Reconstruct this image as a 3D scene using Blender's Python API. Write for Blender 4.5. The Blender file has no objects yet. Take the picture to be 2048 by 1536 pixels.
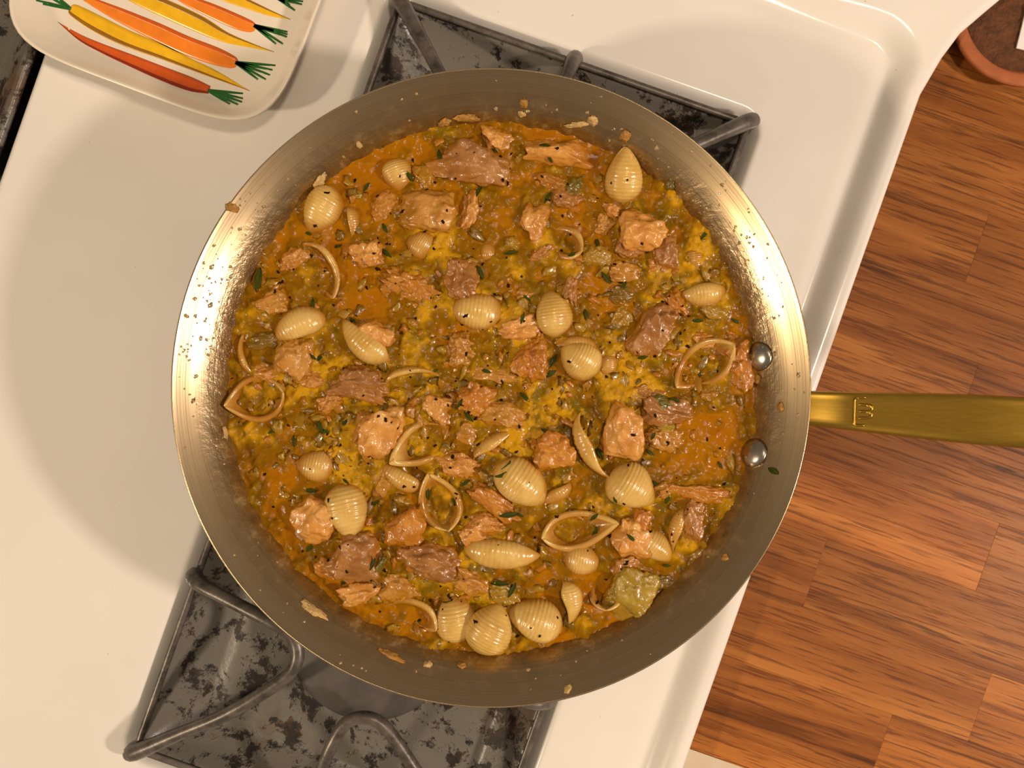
import bpy, bmesh, math, random
import numpy as np
from mathutils import Vector, Matrix

# ------------------------------------------------------------------ camera, world, lights
scn = bpy.context.scene
C = scn.collection
HC = 0.465                 # camera height above the enamel of the hob (metres)
F = 1539.0                 # focal length in pixels of the 2048 x 1536 frame
cam_d = bpy.data.cameras.new('camera'); cam = bpy.data.objects.new('camera', cam_d); C.objects.link(cam)
cam.location = (0, 0, HC); cam_d.sensor_width = 36.0; cam_d.lens = 36.0 * F / 2048.0
cam_d.clip_start = 0.01; cam_d.clip_end = 20
scn.camera = cam

w = bpy.data.worlds.new('room'); scn.world = w; w.use_nodes = True
w.node_tree.nodes['Background'].inputs[0].default_value = (1.0, 0.79, 0.60, 1)
w.node_tree.nodes['Background'].inputs[1].default_value = 0.23

def lamp(name, loc, target, power, size, col):
    d = bpy.data.lights.new(name, 'AREA'); d.shape = 'DISK'; d.size = size; d.energy = power; d.color = col
    o = bpy.data.objects.new(name, d); C.objects.link(o); o.location = loc
    o.rotation_euler = (Vector(target) - Vector(loc)).to_track_quat('-Z', 'Y').to_euler()
    return o
WARM = (1.0, 0.79, 0.55)
PINK = (1.0, 0.81, 0.66)
lamp('counter_lamp_offscreen', (1.34, -0.38, 1.02), (0, 0, 0), 20.5, 0.12, PINK)   # throws the pan's shadow over the enamel away from the counter
lamp('kitchen_lamp_offscreen', (-1.82, -0.73, 1.30), (0, 0, 0), 24.5, 0.16, WARM)   # throws the plate's and the pan's shadow towards the counter
lamp('ceiling_lamp_offscreen', (0.33, 0.22, 1.50), (0, 0, 0), 6.4, 0.20, WARM)   # the shade strip below the plate edge and beside the saucer comes from it

vs = scn.view_settings
vs.view_transform = 'Standard'; vs.look = 'None'; vs.gamma = 1.0; vs.use_curve_mapping = False
vs.exposure = 0.05

# ------------------------------------------------------------------ helpers
def P(px, py, z):
    k = (HC - z) / F
    return Vector(((px - 1024) * k, (768 - py) * k, z))
KZ = HC / F
AU = math.atan2(-0.332, 0.943)                       # the hob is turned by this angle
U = Vector((0.943, -0.332, 0)).normalized(); V = Vector((-0.332, -0.943, 0)).normalized()
O0 = P(795, -5, 0)                                   # corner of the rear drip pan
def ST(s, t, z=0.0): return O0 + U * s + V * t + Vector((0, 0, z))
ROT_ST = Matrix(((U.x, V.x, 0), (U.y, V.y, 0), (0, 0, 1)))   # (s,t) -> world, mirrored

def tag(o, label=None, cat=None, group=None, kind=None):
    if label: o['label'] = label
    if cat: o['category'] = cat
    if group: o['group'] = group
    if kind: o['kind'] = kind
    return o
def make_mesh(name, verts, faces, smooth=True):
    me = bpy.data.meshes.new(name)
    if isinstance(verts, np.ndarray): verts = verts.tolist()
    if isinstance(faces, np.ndarray): faces = faces.tolist()
    me.from_pydata(verts, [], faces); me.update()
    if smooth: me.polygons.foreach_set('use_smooth', [True] * len(me.polygons))
    return me
def link(name, me, mat=None, parent=None, loc=None, rot=None):
    o = bpy.data.objects.new(name, me); C.objects.link(o)
    if mat and me and not me.materials: me.materials.append(mat)
    if parent: o.parent = parent
    if loc is not None: o.location = loc
    if rot is not None: o.rotation_euler = rot
    return o
def obj(name, verts, faces, mat, parent=None, smooth=True, loc=None, rot=None):
    return link(name, make_mesh(name, verts, faces, smooth), mat, parent, loc, rot)
def empty(name, loc=(0, 0, 0), rot=(0, 0, 0)):
    o = bpy.data.objects.new(name, None); C.objects.link(o); o.location = loc; o.rotation_euler = rot
    o.empty_display_size = 0.02
    return o
def fix_normals(me):
    bm = bmesh.new(); bm.from_mesh(me); bmesh.ops.recalc_face_normals(bm, faces=bm.faces); bm.to_mesh(me); bm.free()
def box(name, x0, x1, y0, y1, z0, z1, mat, parent=None, bevel=0.0, loc=None, rot=None, smooth=False):
    bm = bmesh.new()
    vs_ = [bm.verts.new((x, y, z)) for z in (z0, z1) for y in (y0, y1) for x in (x0, x1)]
    for f in ((0, 2, 3, 1), (4, 5, 7, 6), (0, 1, 5, 4), (2, 6, 7, 3), (0, 4, 6, 2), (1, 3, 7, 5)):
        bm.faces.new([vs_[i] for i in f])
    if bevel: bmesh.ops.bevel(bm, geom=bm.edges[:], offset=bevel, segments=2, affect='EDGES', profile=0.6)
    me = bpy.data.meshes.new(name); bm.to_mesh(me); bm.free()
    return link(name, me, mat, parent, loc, rot)
def lathe(profile, n=128, closed=True):
    vs_, fs = [], []
    for r, z in profile:
        for k in range(n):
            a = 2 * math.pi * k / n; vs_.append((r * math.cos(a), r * math.sin(a), z))
    m = len(profile)
    for i in range(m - 1):
        for k in range(n):
            k2 = (k + 1) % n
            fs.append((i * n + k, i * n + k2, (i + 1) * n + k2, (i + 1) * n + k))
    if closed:
        fs.append(tuple(range(n))[::-1]); fs.append(tuple((m - 1) * n + k for k in range(n)))
    return vs_, fs
def catmull(pts, per=10):
    pts = [Vector(p) for p in pts]
    pts = [pts[0] * 2 - pts[1]] + pts + [pts[-1] * 2 - pts[-2]]
    out = []
    for i in range(1, len(pts) - 2):
        p0, p1, p2, p3 = pts[i - 1:i + 3]
        for k in range(per):
            t = k / per
            out.append(0.5 * ((2 * p1) + (p2 - p0) * t + (2 * p0 - 5 * p1 + 4 * p2 - p3) * t * t + (3 * p1 - p0 - 3 * p2 + p3) * t ** 3))
    out.append(pts[-2]); return out
def tube(path, radii, n=14, cap=True):
    path = [Vector(p) for p in path]
    if not hasattr(radii, '__len__'): radii = [radii] * len(path)
    radii = list(radii)
    if cap:
        d0 = (path[0] - path[1]).normalized(); d1 = (path[-1] - path[-2]).normalized()
        r0, r1 = radii[0], radii[-1]
        a = [(path[0] + d0 * r0 * s, r0 * c) for s, c in ((1.0, 0.05), (0.87, 0.5), (0.5, 0.87))]
        b = [(path[-1] + d1 * r1 * s, r1 * c) for s, c in ((0.5, 0.87), (0.87, 0.5), (1.0, 0.05))]
        path = [p for p, _ in a] + path + [p for p, _ in b]; radii = [r for _, r in a] + radii + [r for _, r in b]
    vs_, fs = [], []
    up = Vector((0, 0, 1)); T = (path[1] - path[0]).normalized()
    N = up - T * up.dot(T)
    if N.length < 1e-4: N = Vector((1, 0, 0)) - T * T.x
    N.normalize()
    for i, p in enumerate(path):
        if i == 0: T = path[1] - path[0]
        elif i == len(path) - 1: T = path[-1] - path[-2]
        else: T = path[i + 1] - path[i - 1]
        T.normalize(); N = (N - T * N.dot(T)).normalized(); B = T.cross(N)
        for k in range(n):
            a = 2 * math.pi * k / n; vs_.append(p + (N * math.cos(a) + B * math.sin(a)) * radii[i])
    for i in range(len(path) - 1):
        for k in range(n):
            k2 = (k + 1) % n; fs.append((i * n + k, i * n + k2, (i + 1) * n + k2, (i + 1) * n + k))
    fs.append(tuple(range(n))[::-1]); fs.append(tuple((len(path) - 1) * n + k for k in range(n)))
    return vs_, fs
# lattice noise on arrays
_rl = np.random.RandomState(5); _LAT = _rl.rand(32, 32, 32).astype(np.float32)
def noise3(p):
    i = np.floor(p).astype(int); f = p - i; f = f * f * (3 - 2 * f); r = 0
    for dx in (0, 1):
        wx = f[:, 0] if dx else 1 - f[:, 0]
        for dy in (0, 1):
            wy = f[:, 1] if dy else 1 - f[:, 1]
            for dz in (0, 1):
                wz = f[:, 2] if dz else 1 - f[:, 2]
                r = r + wx * wy * wz * _LAT[(i[:, 0] + dx) % 32, (i[:, 1] + dy) % 32, (i[:, 2] + dz) % 32]
    return r * 2 - 1
def fbm(p, oct=4, gain=0.5):
    r = 0; a = 1.0; q = p.copy()
    for _ in range(oct):
        r = r + a * noise3(q); q = q * 2.03 + 7.1; a *= gain
    return r

# ------------------------------------------------------------------ materials
def srgb(r, g, b):
    def f(c):
        c /= 255.0
        return c / 12.92 if c <= 0.04045 else ((c + 0.055) / 1.055) ** 2.4
    return (f(r), f(g), f(b), 1)
class NT:
    def __init__(s, name):
        s.m = bpy.data.materials.new(name); s.m.use_nodes = True; s.t = s.m.node_tree
        s.b = s.t.nodes['Principled BSDF']; s.out = s.t.nodes['Material Output']
    def n(s, typ, **kw):
        nd = s.t.nodes.new(typ)
        for k, v in kw.items():
            if k.startswith('i_'):
                key = k[2:]
                key = int(key) if key.isdigit() else key.replace('_', ' ')
                nd.inputs[key].default_value = v
            else: setattr(nd, k, v)
        return nd
    def l(s, a, b): s.t.links.new(a, b)
    def set(s, **kw):
        for k, v in kw.items(): s.b.inputs[k.replace('_', ' ')].default_value = v
    def noise(s, vec, scale, detail=4, rough=0.55, dist=0.0):
        nd = s.n('ShaderNodeTexNoise'); nd.inputs['Scale'].default_value = scale; nd.inputs['Detail'].default_value = detail
        nd.inputs['Roughness'].default_value = rough; nd.inputs['Distortion'].default_value = dist
        if vec is not None: s.l(vec, nd.inputs['Vector'])
        return nd.outputs['Fac']
    def ramp(s, fac, stops):
        nd = s.n('ShaderNodeValToRGB'); e = nd.color_ramp.elements
        while len(e) < len(stops): e.new(0.5)
        for k, (p, c) in enumerate(stops):
            e[k].position = p; e[k].color = c if hasattr(c, '__len__') else (c, c, c, 1)
        s.l(fac, nd.inputs[0]); return nd.outputs[0]
    def mix(s, fac, a, b, blend='MIX'):
        nd = s.n('ShaderNodeMix', data_type='RGBA', blend_type=blend)
        for v, i in ((fac, 0), (a, 6), (b, 7)):
            if hasattr(v, 'links') or hasattr(v, 'is_linked'): s.l(v, nd.inputs[i])
            else: nd.inputs[i].default_value = v
        return nd.outputs[2]
    def math(s, op, a, b=None, c=None, clamp=False):
        nd = s.n('ShaderNodeMath', operation=op, use_clamp=clamp)
        for i, v in enumerate((a, b, c)):
            if v is None: continue
            if hasattr(v, 'is_linked'): s.l(v, nd.inputs[i])
            else: nd.inputs[i].default_value = v
        return nd.outputs[0]
    def bump(s, h, strength, dist):
        nd = s.n('ShaderNodeBump'); nd.inputs['Strength'].default_value = strength; nd.inputs['Distance'].default_value = dist
        s.l(h, nd.inputs['Height']); s.l(nd.outputs[0], s.b.inputs['Normal']); return nd
    def objco(s): return s.n('ShaderNodeTexCoord').outputs['Object']
    def pos(s): return s.n('ShaderNodeNewGeometry').outputs['Position']
    def mapping(s, vec, scale=(1, 1, 1), loc=None):
        nd = s.n('ShaderNodeMapping'); nd.inputs['Scale'].default_value = scale; s.l(vec, nd.inputs['Vector'])
        if loc is not None: s.l(loc, nd.inputs['Location'])
        return nd.outputs[0]
    def z(s):
        sx = s.n('ShaderNodeSeparateXYZ'); s.l(s.pos(), sx.inputs[0]); return sx.outputs[2]
    def smooth(s, v, a, b):
        nd = s.n('ShaderNodeMapRange', interpolation_type='SMOOTHSTEP'); nd.inputs[1].default_value = a; nd.inputs[2].default_value = b
        s.l(v, nd.inputs[0]); return nd.outputs[0]

ZB = 0.070       # level of the broth
def mat_enamel():
    m = NT('white_enamel'); co = m.objco()
    n = m.noise(co, 9, 3); col = m.ramp(n, [(0.3, srgb(226, 221, 214)), (0.7, srgb(234, 230, 224))])
    sp = m.noise(co, 420, 1); spm = m.ramp(sp, [(0.80, 0.0), (0.84, 1.0)])
    m.l(m.mix(m.math('MULTIPLY', spm, 0.5), col, srgb(120, 90, 60)), m.b.inputs['Base Color'])
    m.set(Roughness=0.16)
    m.bump(m.noise(co, 60, 2), 0.05, 0.0006)
    return m.m
def mat_grime(name, base, dirt, rust, amount, rough=0.34):
    m = NT(name); co = m.objco()
    n1 = m.noise(co, 44, 6, 0.72, 0.5); n2 = m.noise(co, 110, 5, 0.7); n3 = m.noise(co, 14, 4, 0.6)
    k = m.math('ADD', m.math('MULTIPLY', n1, 0.6), m.math('MULTIPLY', n2, 0.4))
    dm = m.ramp(k, [(amount, 0.0), (amount + 0.045, 1.0)])
    rm = m.ramp(n3, [(0.56, 0.0), (0.66, 1.0)])
    c1 = m.mix(m.math('MULTIPLY', rm, 0.65), base, rust)
    dc = m.mix(m.math('MULTIPLY', m.ramp(n2, [(0.40, 1.0), (0.58, 0.0)]), 0.55), dirt, rust)
    m.l(m.mix(dm, c1, dc), m.b.inputs['Base Color'])
    r = m.math('ADD', m.math('MULTIPLY', dm, 0.25), rough); m.l(r, m.b.inputs['Roughness'])
    h = m.math('ADD', m.math('MULTIPLY', dm, 1.0), m.math('MULTIPLY', n2, 0.8))
    m.bump(h, 0.5, 0.0007)
    return m.m
def mat_iron():
    m = NT('worn_grate_iron'); co = m.objco()
    n = m.noise(co, 60, 5, 0.7); n2 = m.noise(co, 300, 4, 0.6)
    m.l(m.ramp(n, [(0.35, srgb(62, 55, 50)), (0.6, srgb(108, 100, 94))]), m.b.inputs['Base Color'])
    m.set(Metallic=0.35, Roughness=0.38); m.bump(n2, 0.25, 0.0006)
    return m.m
def mat_steel():
    m = NT('brushed_steel'); co = m.objco(); z = m.z()
    # coat of dried broth above the liquid, with the broth's reflection painted in higher up
    n = m.noise(co, 28, 6, 0.7, 0.4); n2 = m.noise(co, 330, 4, 0.65); nf = m.noise(co, 110, 5, 0.7)
    zz = m.math('ADD', z, m.math('MULTIPLY', m.math('SUBTRACT', n, 0.5), 0.012))
    film = m.math('SUBTRACT', 1.0, m.smooth(zz, ZB + 0.0020, ZB + 0.0090))
    film_refl = m.math('SUBTRACT', 1.0, m.smooth(zz, ZB + 0.0055, ZB + 0.0200))
    fm = m.math('ADD', m.math('MULTIPLY', film, 0.55), m.math('MULTIPLY', film_refl, 0.32))
    sep = m.n('ShaderNodeSeparateXYZ'); m.l(co, sep.inputs[0])
    rad = m.math('SQRT', m.math('ADD', m.math('POWER', sep.outputs[0], 2.0), m.math('POWER', sep.outputs[1], 2.0)))
    cmb = m.n('ShaderNodeCombineXYZ'); m.l(m.math('MULTIPLY', rad, 1.0), cmb.inputs[0]); m.l(m.math('MULTIPLY', sep.outputs[2], 1.0), cmb.inputs[1])
    br = m.noise(cmb.outputs[0], 900, 3, 0.7)
    m.l(m.ramp(br, [(0.3, (0.41, 0.300, 0.165, 1)), (0.7, (0.53, 0.410, 0.255, 1))]), m.b.inputs['Base Color'])
    m.set(Metallic=1.0, Roughness=0.25); m.b.inputs['Anisotropic'].default_value = 0.35
    tg = m.n('ShaderNodeTangent', direction_type='RADIAL', axis='Z'); m.l(tg.outputs[0], m.b.inputs['Tangent'])
    crust = m.ramp(n2, [(0.58, 0.0), (0.70, 1.0)])
    cz = m.math('SUBTRACT', 1.0, m.smooth(zz, ZB + 0.002, ZB + 0.0125))
    h = m.math('ADD', m.math('MULTIPLY', br, 0.12), m.math('MULTIPLY', m.math('MULTIPLY', nf, cz), 1.4))
    bn = m.bump(h, 0.55, 0.0008)
    f = m.n('ShaderNodeBsdfPrincipled')
    m.l(m.ramp(nf, [(0.3, srgb(80, 54, 10)), (0.55, srgb(120, 84, 28)), (0.75, srgb(176, 148, 100))]), f.inputs['Base Color'])
    f.inputs['Roughness'].default_value = 0.25; f.inputs['Metallic'].default_value = 0.25
    m.l(bn.outputs[0], f.inputs['Normal'])
    mx = m.n('ShaderNodeMixShader')
    m.l(m.math('ADD', fm, m.math('MULTIPLY', m.math('MULTIPLY', crust, cz), 0.40), clamp=True), mx.inputs[0])
    m.l(m.b.outputs[0], mx.inputs[1]); m.l(f.outputs[0], mx.inputs[2]); m.l(mx.outputs[0], m.out.inputs[0])
    return m.m
def mat_brass():
    m = NT('gold_handle_metal'); co = m.objco()
    n = m.noise(m.mapping(co, (4, 120, 40)), 8, 3)
    m.l(m.ramp(n, [(0.3, (0.50, 0.30, 0.045, 1)), (0.7, (0.58, 0.36, 0.06, 1))]), m.b.inputs['Base Color'])
    m.set(Metallic=1.0, Roughness=0.28)
    return m.m
def mat_wood(name='oak_stave'):
    m = NT(name); co = m.objco()
    inf = m.n('ShaderNodeObjectInfo'); rnd = inf.outputs['Random']
    off = m.n('ShaderNodeCombineXYZ'); m.l(m.math('MULTIPLY', rnd, 37.0), off.inputs[0]); m.l(m.math('MULTIPLY', rnd, 91.0), off.inputs[1])
    v1 = m.mapping(co, (1.6, 30, 1), off.outputs[0])
    n1 = m.noise(v1, 1.6, 5, 0.62, 0.7)
    v2 = m.mapping(co, (16, 420, 1), off.outputs[0]); n2 = m.noise(v2, 1.6, 3, 0.6)
    v3 = m.mapping(co, (4.5, 95, 1), off.outputs[0]); n3 = m.noise(v3, 1.5, 4, 0.66, 0.5)
    base = m.ramp(n1, [(0.28, srgb(92, 48, 12)), (0.42, srgb(138, 78, 26)), (0.58, srgb(168, 102, 40)), (0.74, srgb(192, 124, 56))])
    pores = m.ramp(n2, [(0.38, 1.0), (0.47, 0.0)])
    c = m.mix(m.math('MULTIPLY', pores, 0.65), base, srgb(84, 40, 14))
    streak = m.ramp(n3, [(0.33, 1.0), (0.43, 0.0)])
    c = m.mix(m.math('MULTIPLY', streak, 0.75), c, srgb(62, 32, 15))
    hs = m.n('ShaderNodeHueSaturation'); hs.inputs['Saturation'].default_value = 0.98
    m.l(m.math('ADD', m.math('MULTIPLY', inf.outputs['Alpha'], 1.0), 0.0), hs.inputs['Value']); m.l(c, hs.inputs['Color'])
    m.l(hs.outputs[0], m.b.inputs['Base Color'])
    m.set(Roughness=0.45); m.b.inputs['Specular IOR Level'].default_value = 0.18
    m.bump(m.math('SUBTRACT', n1, m.math('MULTIPLY', pores, 0.5)), 0.25, 0.0006)
    return m.m
def mat_plain(name, col, rough=0.4, metallic=0.0, nscale=None, var=0.12, bump=None):
    m = NT(name); m.set(Roughness=rough, Metallic=metallic); co = m.objco()
    n = m.noise(co, nscale or 60, 4)
    d = tuple(c * (1 - var) for c in col[:3]) + (1,); e = tuple(min(1, c * (1 + var)) for c in col[:3]) + (1,)
    m.l(m.ramp(n, [(0.3, d), (0.7, e)]), m.b.inputs['Base Color'])
    if bump: m.bump(m.noise(co, bump[0], 4), bump[1], bump[2])
    return m.m
def broth_col(m, co):
    a = m.n('ShaderNodeAttribute', attribute_name='mush').outputs['Fac']
    n = m.noise(co, 150, 5, 0.7); n2 = m.noise(co, 45, 5, 0.65, 0.5)
    k = m.math('ADD', a, m.math('MULTIPLY', m.math('SUBTRACT', n2, 0.5), 0.7))
    k = m.math('ADD', k, m.math('MULTIPLY', m.math('SUBTRACT', n, 0.5), 0.35))
    c = m.ramp(k, [(0.08, srgb(156, 96, 0)), (0.26, srgb(158, 102, 0)), (0.42, srgb(136, 88, 0)), (0.58, srgb(124, 84, 0)), (0.74, srgb(142, 102, 2)), (0.97, srgb(190, 140, 18))])
    g = m.noise(co, 62, 4, 0.6, 0.3); gm = m.ramp(g, [(0.54, 0.0), (0.66, 1.0)])
    c = m.mix(m.math('MULTIPLY', m.math('MULTIPLY', gm, a), 0.75), c, srgb(74, 70, 0))
    return c, n, n2
def mat_broth():
    m = NT('cloudy_broth'); co = m.objco(); c, n, n2 = broth_col(m, co)
    m.l(c, m.b.inputs['Base Color'])
    m.set(Roughness=0.07); m.b.inputs['Specular IOR Level'].default_value = 0.17
    m.b.inputs['Subsurface Weight'].default_value = 0.0
    n3 = m.noise(co, 420, 3, 0.6)
    m.bump(m.math('ADD', m.math('ADD', m.math('MULTIPLY', n, 0.9), m.math('MULTIPLY', n2, 1.6)), m.math('MULTIPLY', n3, 0.15)), 0.42, 0.0012)
    return m.m
def mat_food(name, stops, coat, coat_amt, nscale, bumps, rough=0.3, dark=None, coat_z=(0.0005, 0.0070), spec=0.5, sss=0.0):
    """flesh colour ramp + a film of broth clinging low down and in patches"""
    m = NT(name); co = m.objco(); z = m.z()
    inf = m.n('ShaderNodeObjectInfo').outputs['Random']
    off = m.n('ShaderNodeCombineXYZ'); m.l(m.math('MULTIPLY', inf, 11.0), off.inputs[0]); m.l(m.math('MULTIPLY', inf, 5.0), off.inputs[2])
    cv = m.mapping(co, (1, 1, 1), off.outputs[0])
    n = m.noise(cv, nscale, 5, 0.65); n2 = m.noise(cv, nscale * 3.3, 4, 0.65); n3 = m.noise(cv, nscale * 0.7, 3, 0.6)
    c = m.ramp(n, stops)
    if dark: c = m.mix(m.math('MULTIPLY', m.ramp(n2, [(0.58, 0.0), (0.70, 1.0)]), 0.6), c, dark)
    low = m.math('SUBTRACT', 1.0, m.smooth(m.math('ADD', z, m.math('MULTIPLY', m.math('SUBTRACT', n3, 0.5), 0.008)), ZB + coat_z[0], ZB + coat_z[1]))
    patch = m.ramp(n3, [(0.52, 0.0), (0.64, 1.0)])
    k = m.math('ADD', m.math('MULTIPLY', low, 0.85), m.math('MULTIPLY', patch, coat_amt), clamp=True)
    m.l(m.mix(k, c, coat), m.b.inputs['Base Color'])
    m.set(Roughness=rough); m.b.inputs['Specular IOR Level'].default_value = spec
    if sss:
        m.b.inputs['Subsurface Weight'].default_value = sss; m.b.inputs['Subsurface Radius'].default_value = (0.004, 0.0022, 0.001); m.b.inputs['Subsurface Scale'].default_value = 1.0
    m.b.inputs['Coat Weight'].default_value = 0.35; m.b.inputs['Coat Roughness'].default_value = 0.05
    h = 0
    for sc, a in bumps:
        q = m.math('MULTIPLY', m.noise(cv, sc, 4, 0.6), a); h = q if h == 0 else m.math('ADD', h, q)
    m.bump(h, 0.6, 0.0012)
    return m.m
M = {}
M['enamel'] = mat_enamel()
M['drip'] = mat_grime('stained_drip_pan', srgb(106, 101, 94), srgb(22, 14, 9), srgb(84, 54, 28), 0.510)
M['iron'] = mat_iron()
M['steel'] = mat_steel()
M['brass'] = mat_brass()
M['rivet'] = mat_plain('rivet_steel', (0.40, 0.36, 0.29, 1), 0.25, 1.0, 200, 0.2)
M['wood'] = mat_wood()
M['cap'] = mat_plain('burner_cap_grey', srgb(84, 78, 74), 0.45, 0.1, 70, 0.2, (160, 0.2, 0.0006))
M['plate'] = mat_plain('glazed_cream_plate', srgb(233, 222, 205), 0.2, 0, 40, 0.03)
M['terra'] = mat_plain('terracotta', srgb(160, 88, 44), 0.75, 0, 80, 0.18, (200, 0.3, 0.0005))
M['soil'] = mat_plain('dry_soil', srgb(92, 54, 26), 0.95, 0, 160, 0.35, (400, 0.9, 0.002))
M['white_card'] = mat_plain('white_card', srgb(225, 222, 218), 0.6, 0, 30, 0.03)
M['cabinet'] = mat_plain('painted_cabinet', srgb(210, 200, 185), 0.5)
M['broth'] = mat_broth()
SAUCE = srgb(158, 98, 2)
M['pasta'] = mat_food('boiled_pasta', [(0.25, srgb(192, 148, 64)), (0.5, srgb(208, 170, 92)), (0.8, srgb(220, 188, 116))], SAUCE, 0.26, 70,
                      [(160, 0.5), (500, 0.2)], rough=0.24, coat_z=(0.0000, 0.0060), sss=0.12)
CB = [(90, 1.0), (230, 0.8), (600, 0.3)]
M['chick0'] = mat_food('pale_cooked_chicken', [(0.25, srgb(180, 112, 36)), (0.5, srgb(204, 144, 66)), (0.8, srgb(224, 174, 100))], SAUCE, 0.40, 80, CB, 0.28, srgb(184, 118, 64), (0.0000, 0.0062))
M['chick1'] = mat_food('brown_cooked_chicken', [(0.25, srgb(122, 74, 26)), (0.5, srgb(152, 101, 46)), (0.8, srgb(184, 135, 78))], SAUCE, 0.38, 80, CB, 0.28, srgb(130, 80, 48), (0.0000, 0.0062))
M['chick2'] = mat_food('seared_chicken', [(0.25, srgb(150, 84, 10)), (0.5, srgb(180, 114, 30)), (0.8, srgb(208, 150, 66))], SAUCE, 0.35, 80, CB, 0.28, srgb(128, 60, 18), (0.0000, 0.0062))
M['chick3'] = mat_food('sauced_chicken', [(0.25, srgb(164, 104, 34)), (0.5, srgb(186, 130, 54)), (0.8, srgb(206, 158, 84))], srgb(160, 106, 8), 0.6, 80, CB, 0.25, srgb(140, 80, 24), (0.0, 0.0065))
M['leek'] = mat_food('soft_leek', [(0.25, srgb(122, 98, 14)), (0.5, srgb(152, 126, 36)), (0.8, srgb(186, 164, 86))], srgb(150, 108, 10), 0.6, 110, [(200, 0.8), (600, 0.4)], 0.2)
M['leekg'] = mat_food('green_leek', [(0.25, srgb(58, 62, 8)), (0.5, srgb(88, 84, 12)), (0.8, srgb(126, 112, 28))], srgb(120, 84, 6), 0.4, 110, [(200, 0.8), (600, 0.4)], 0.2)
M['squash'] = mat_food('yellow_flecks', [(0.25, srgb(166, 112, 8)), (0.5, srgb(188, 138, 18)), (0.8, srgb(200, 156, 46))], srgb(142, 92, 6), 0.35, 110, [(200, 0.8)], 0.2)
M['thyme'] = mat_plain('thyme_green', srgb(52, 60, 2), 0.5, 0, 300, 0.35)
M['crumb'] = mat_plain('dried_food_crumb', srgb(158, 112, 44), 0.45, 0, 500, 0.35, (900, 0.6, 0.0008))
M['crumb_pale'] = mat_plain('pale_food_crumb', srgb(188, 156, 98), 0.45, 0, 500, 0.3, (900, 0.6, 0.0008))
M['pepper'] = mat_plain('black_pepper', srgb(36, 20, 6), 0.8, 0, 300, 0.3)
for q_ in ('thyme', 'pepper'): M[q_].node_tree.nodes['Principled BSDF'].inputs['Specular IOR Level'].default_value = 0.12
M['drop'] = mat_plain('dried_broth_drop', srgb(170, 146, 106), 0.12, 0.2, 200, 0.2)
for nm, c in (('carrot_red', (214, 92, 28)), ('carrot_orange', (238, 132, 36)), ('carrot_yellow', (238, 184, 26)), ('print_green', (34, 98, 36)),
              ('stroke_dark', (150, 104, 20)), ('stroke_red', (150, 44, 16)), ('stroke_orange', (204, 92, 18))):
    M[nm] = mat_plain(nm, srgb(*c), 0.22, 0, 120, 0.10)

# ------------------------------------------------------------------ setting: floor
def mat_floor():
    m = NT('dotted_vinyl_floor'); co = m.objco()
    v = m.n('ShaderNodeTexVoronoi'); v.inputs['Scale'].default_value = 85; v.inputs['Randomness'].default_value = 0.35; m.l(co, v.inputs['Vector'])
    dots = m.ramp(v.outputs['Distance'], [(0.22, 1.0), (0.36, 0.0)])
    br = m.n('ShaderNodeTexBrick'); br.inputs['Scale'].default_value = 1.0; m.l(co, br.inputs['Vector'])
    br.inputs['Brick Width'].default_value = 0.30; br.inputs['Row Height'].default_value = 0.16; br.inputs['Mortar Size'].default_value = 0.05
    br.inputs['Color1'].default_value = (0, 0, 0, 1); br.inputs['Color2'].default_value = (0, 0, 0, 1); br.inputs['Mortar'].default_value = (1, 1, 1, 1)
    n = m.noise(co, 30, 4); c = m.ramp(n, [(0.3, srgb(236, 214, 184)), (0.7, srgb(246, 228, 202))])
    m.l(m.mix(m.math('MULTIPLY', m.math('MULTIPLY', dots, br.outputs['Color']), 0.6), c, srgb(140, 112, 84)), m.b.inputs['Base Color'])
    m.set(Roughness=0.5); return m.m
tag(box('floor', -2.5, 2.5, -2.5, 2.5, -0.93, -0.91, mat_floor(), rot=(0, 0, AU)), 'beige dotted vinyl kitchen floor', 'floor', kind='structure')

# ------------------------------------------------------------------ stove
S_EDGE = 0.3154; T_BACK = -0.16; T_FRONT = 0.56; S_LEFT = -0.50
PAN = 0.2275                                         # side of one drip pan
HOLES = [(0.0, 0.0), (0.0, 0.2544), (-0.648 * KZ * 1000 - PAN, 0.0), (-0.648 * KZ * 1000 - PAN, 0.2544)]
def sd_rect(s, t, s0, s1, t0, t1, r):
    cx, cy, hx, hy = (s0 + s1) / 2, (t0 + t1) / 2, (s1 - s0) / 2 - r, (t1 - t0) / 2 - r
    qx, qy = np.abs(s - cx) - hx, np.abs(t - cy) - hy
    return np.hypot(np.maximum(qx, 0), np.maximum(qy, 0)) + np.minimum(np.maximum(qx, qy), 0) - r
def sstep(x, a, b):
    k = np.clip((x - a) / (b - a), 0, 1); return k * k * (3 - 2 * k)
stove = empty('stove', ST(0, 0, -0.91)); tag(stove, 'white enamelled gas stove under the steel pan', 'stove')
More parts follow.
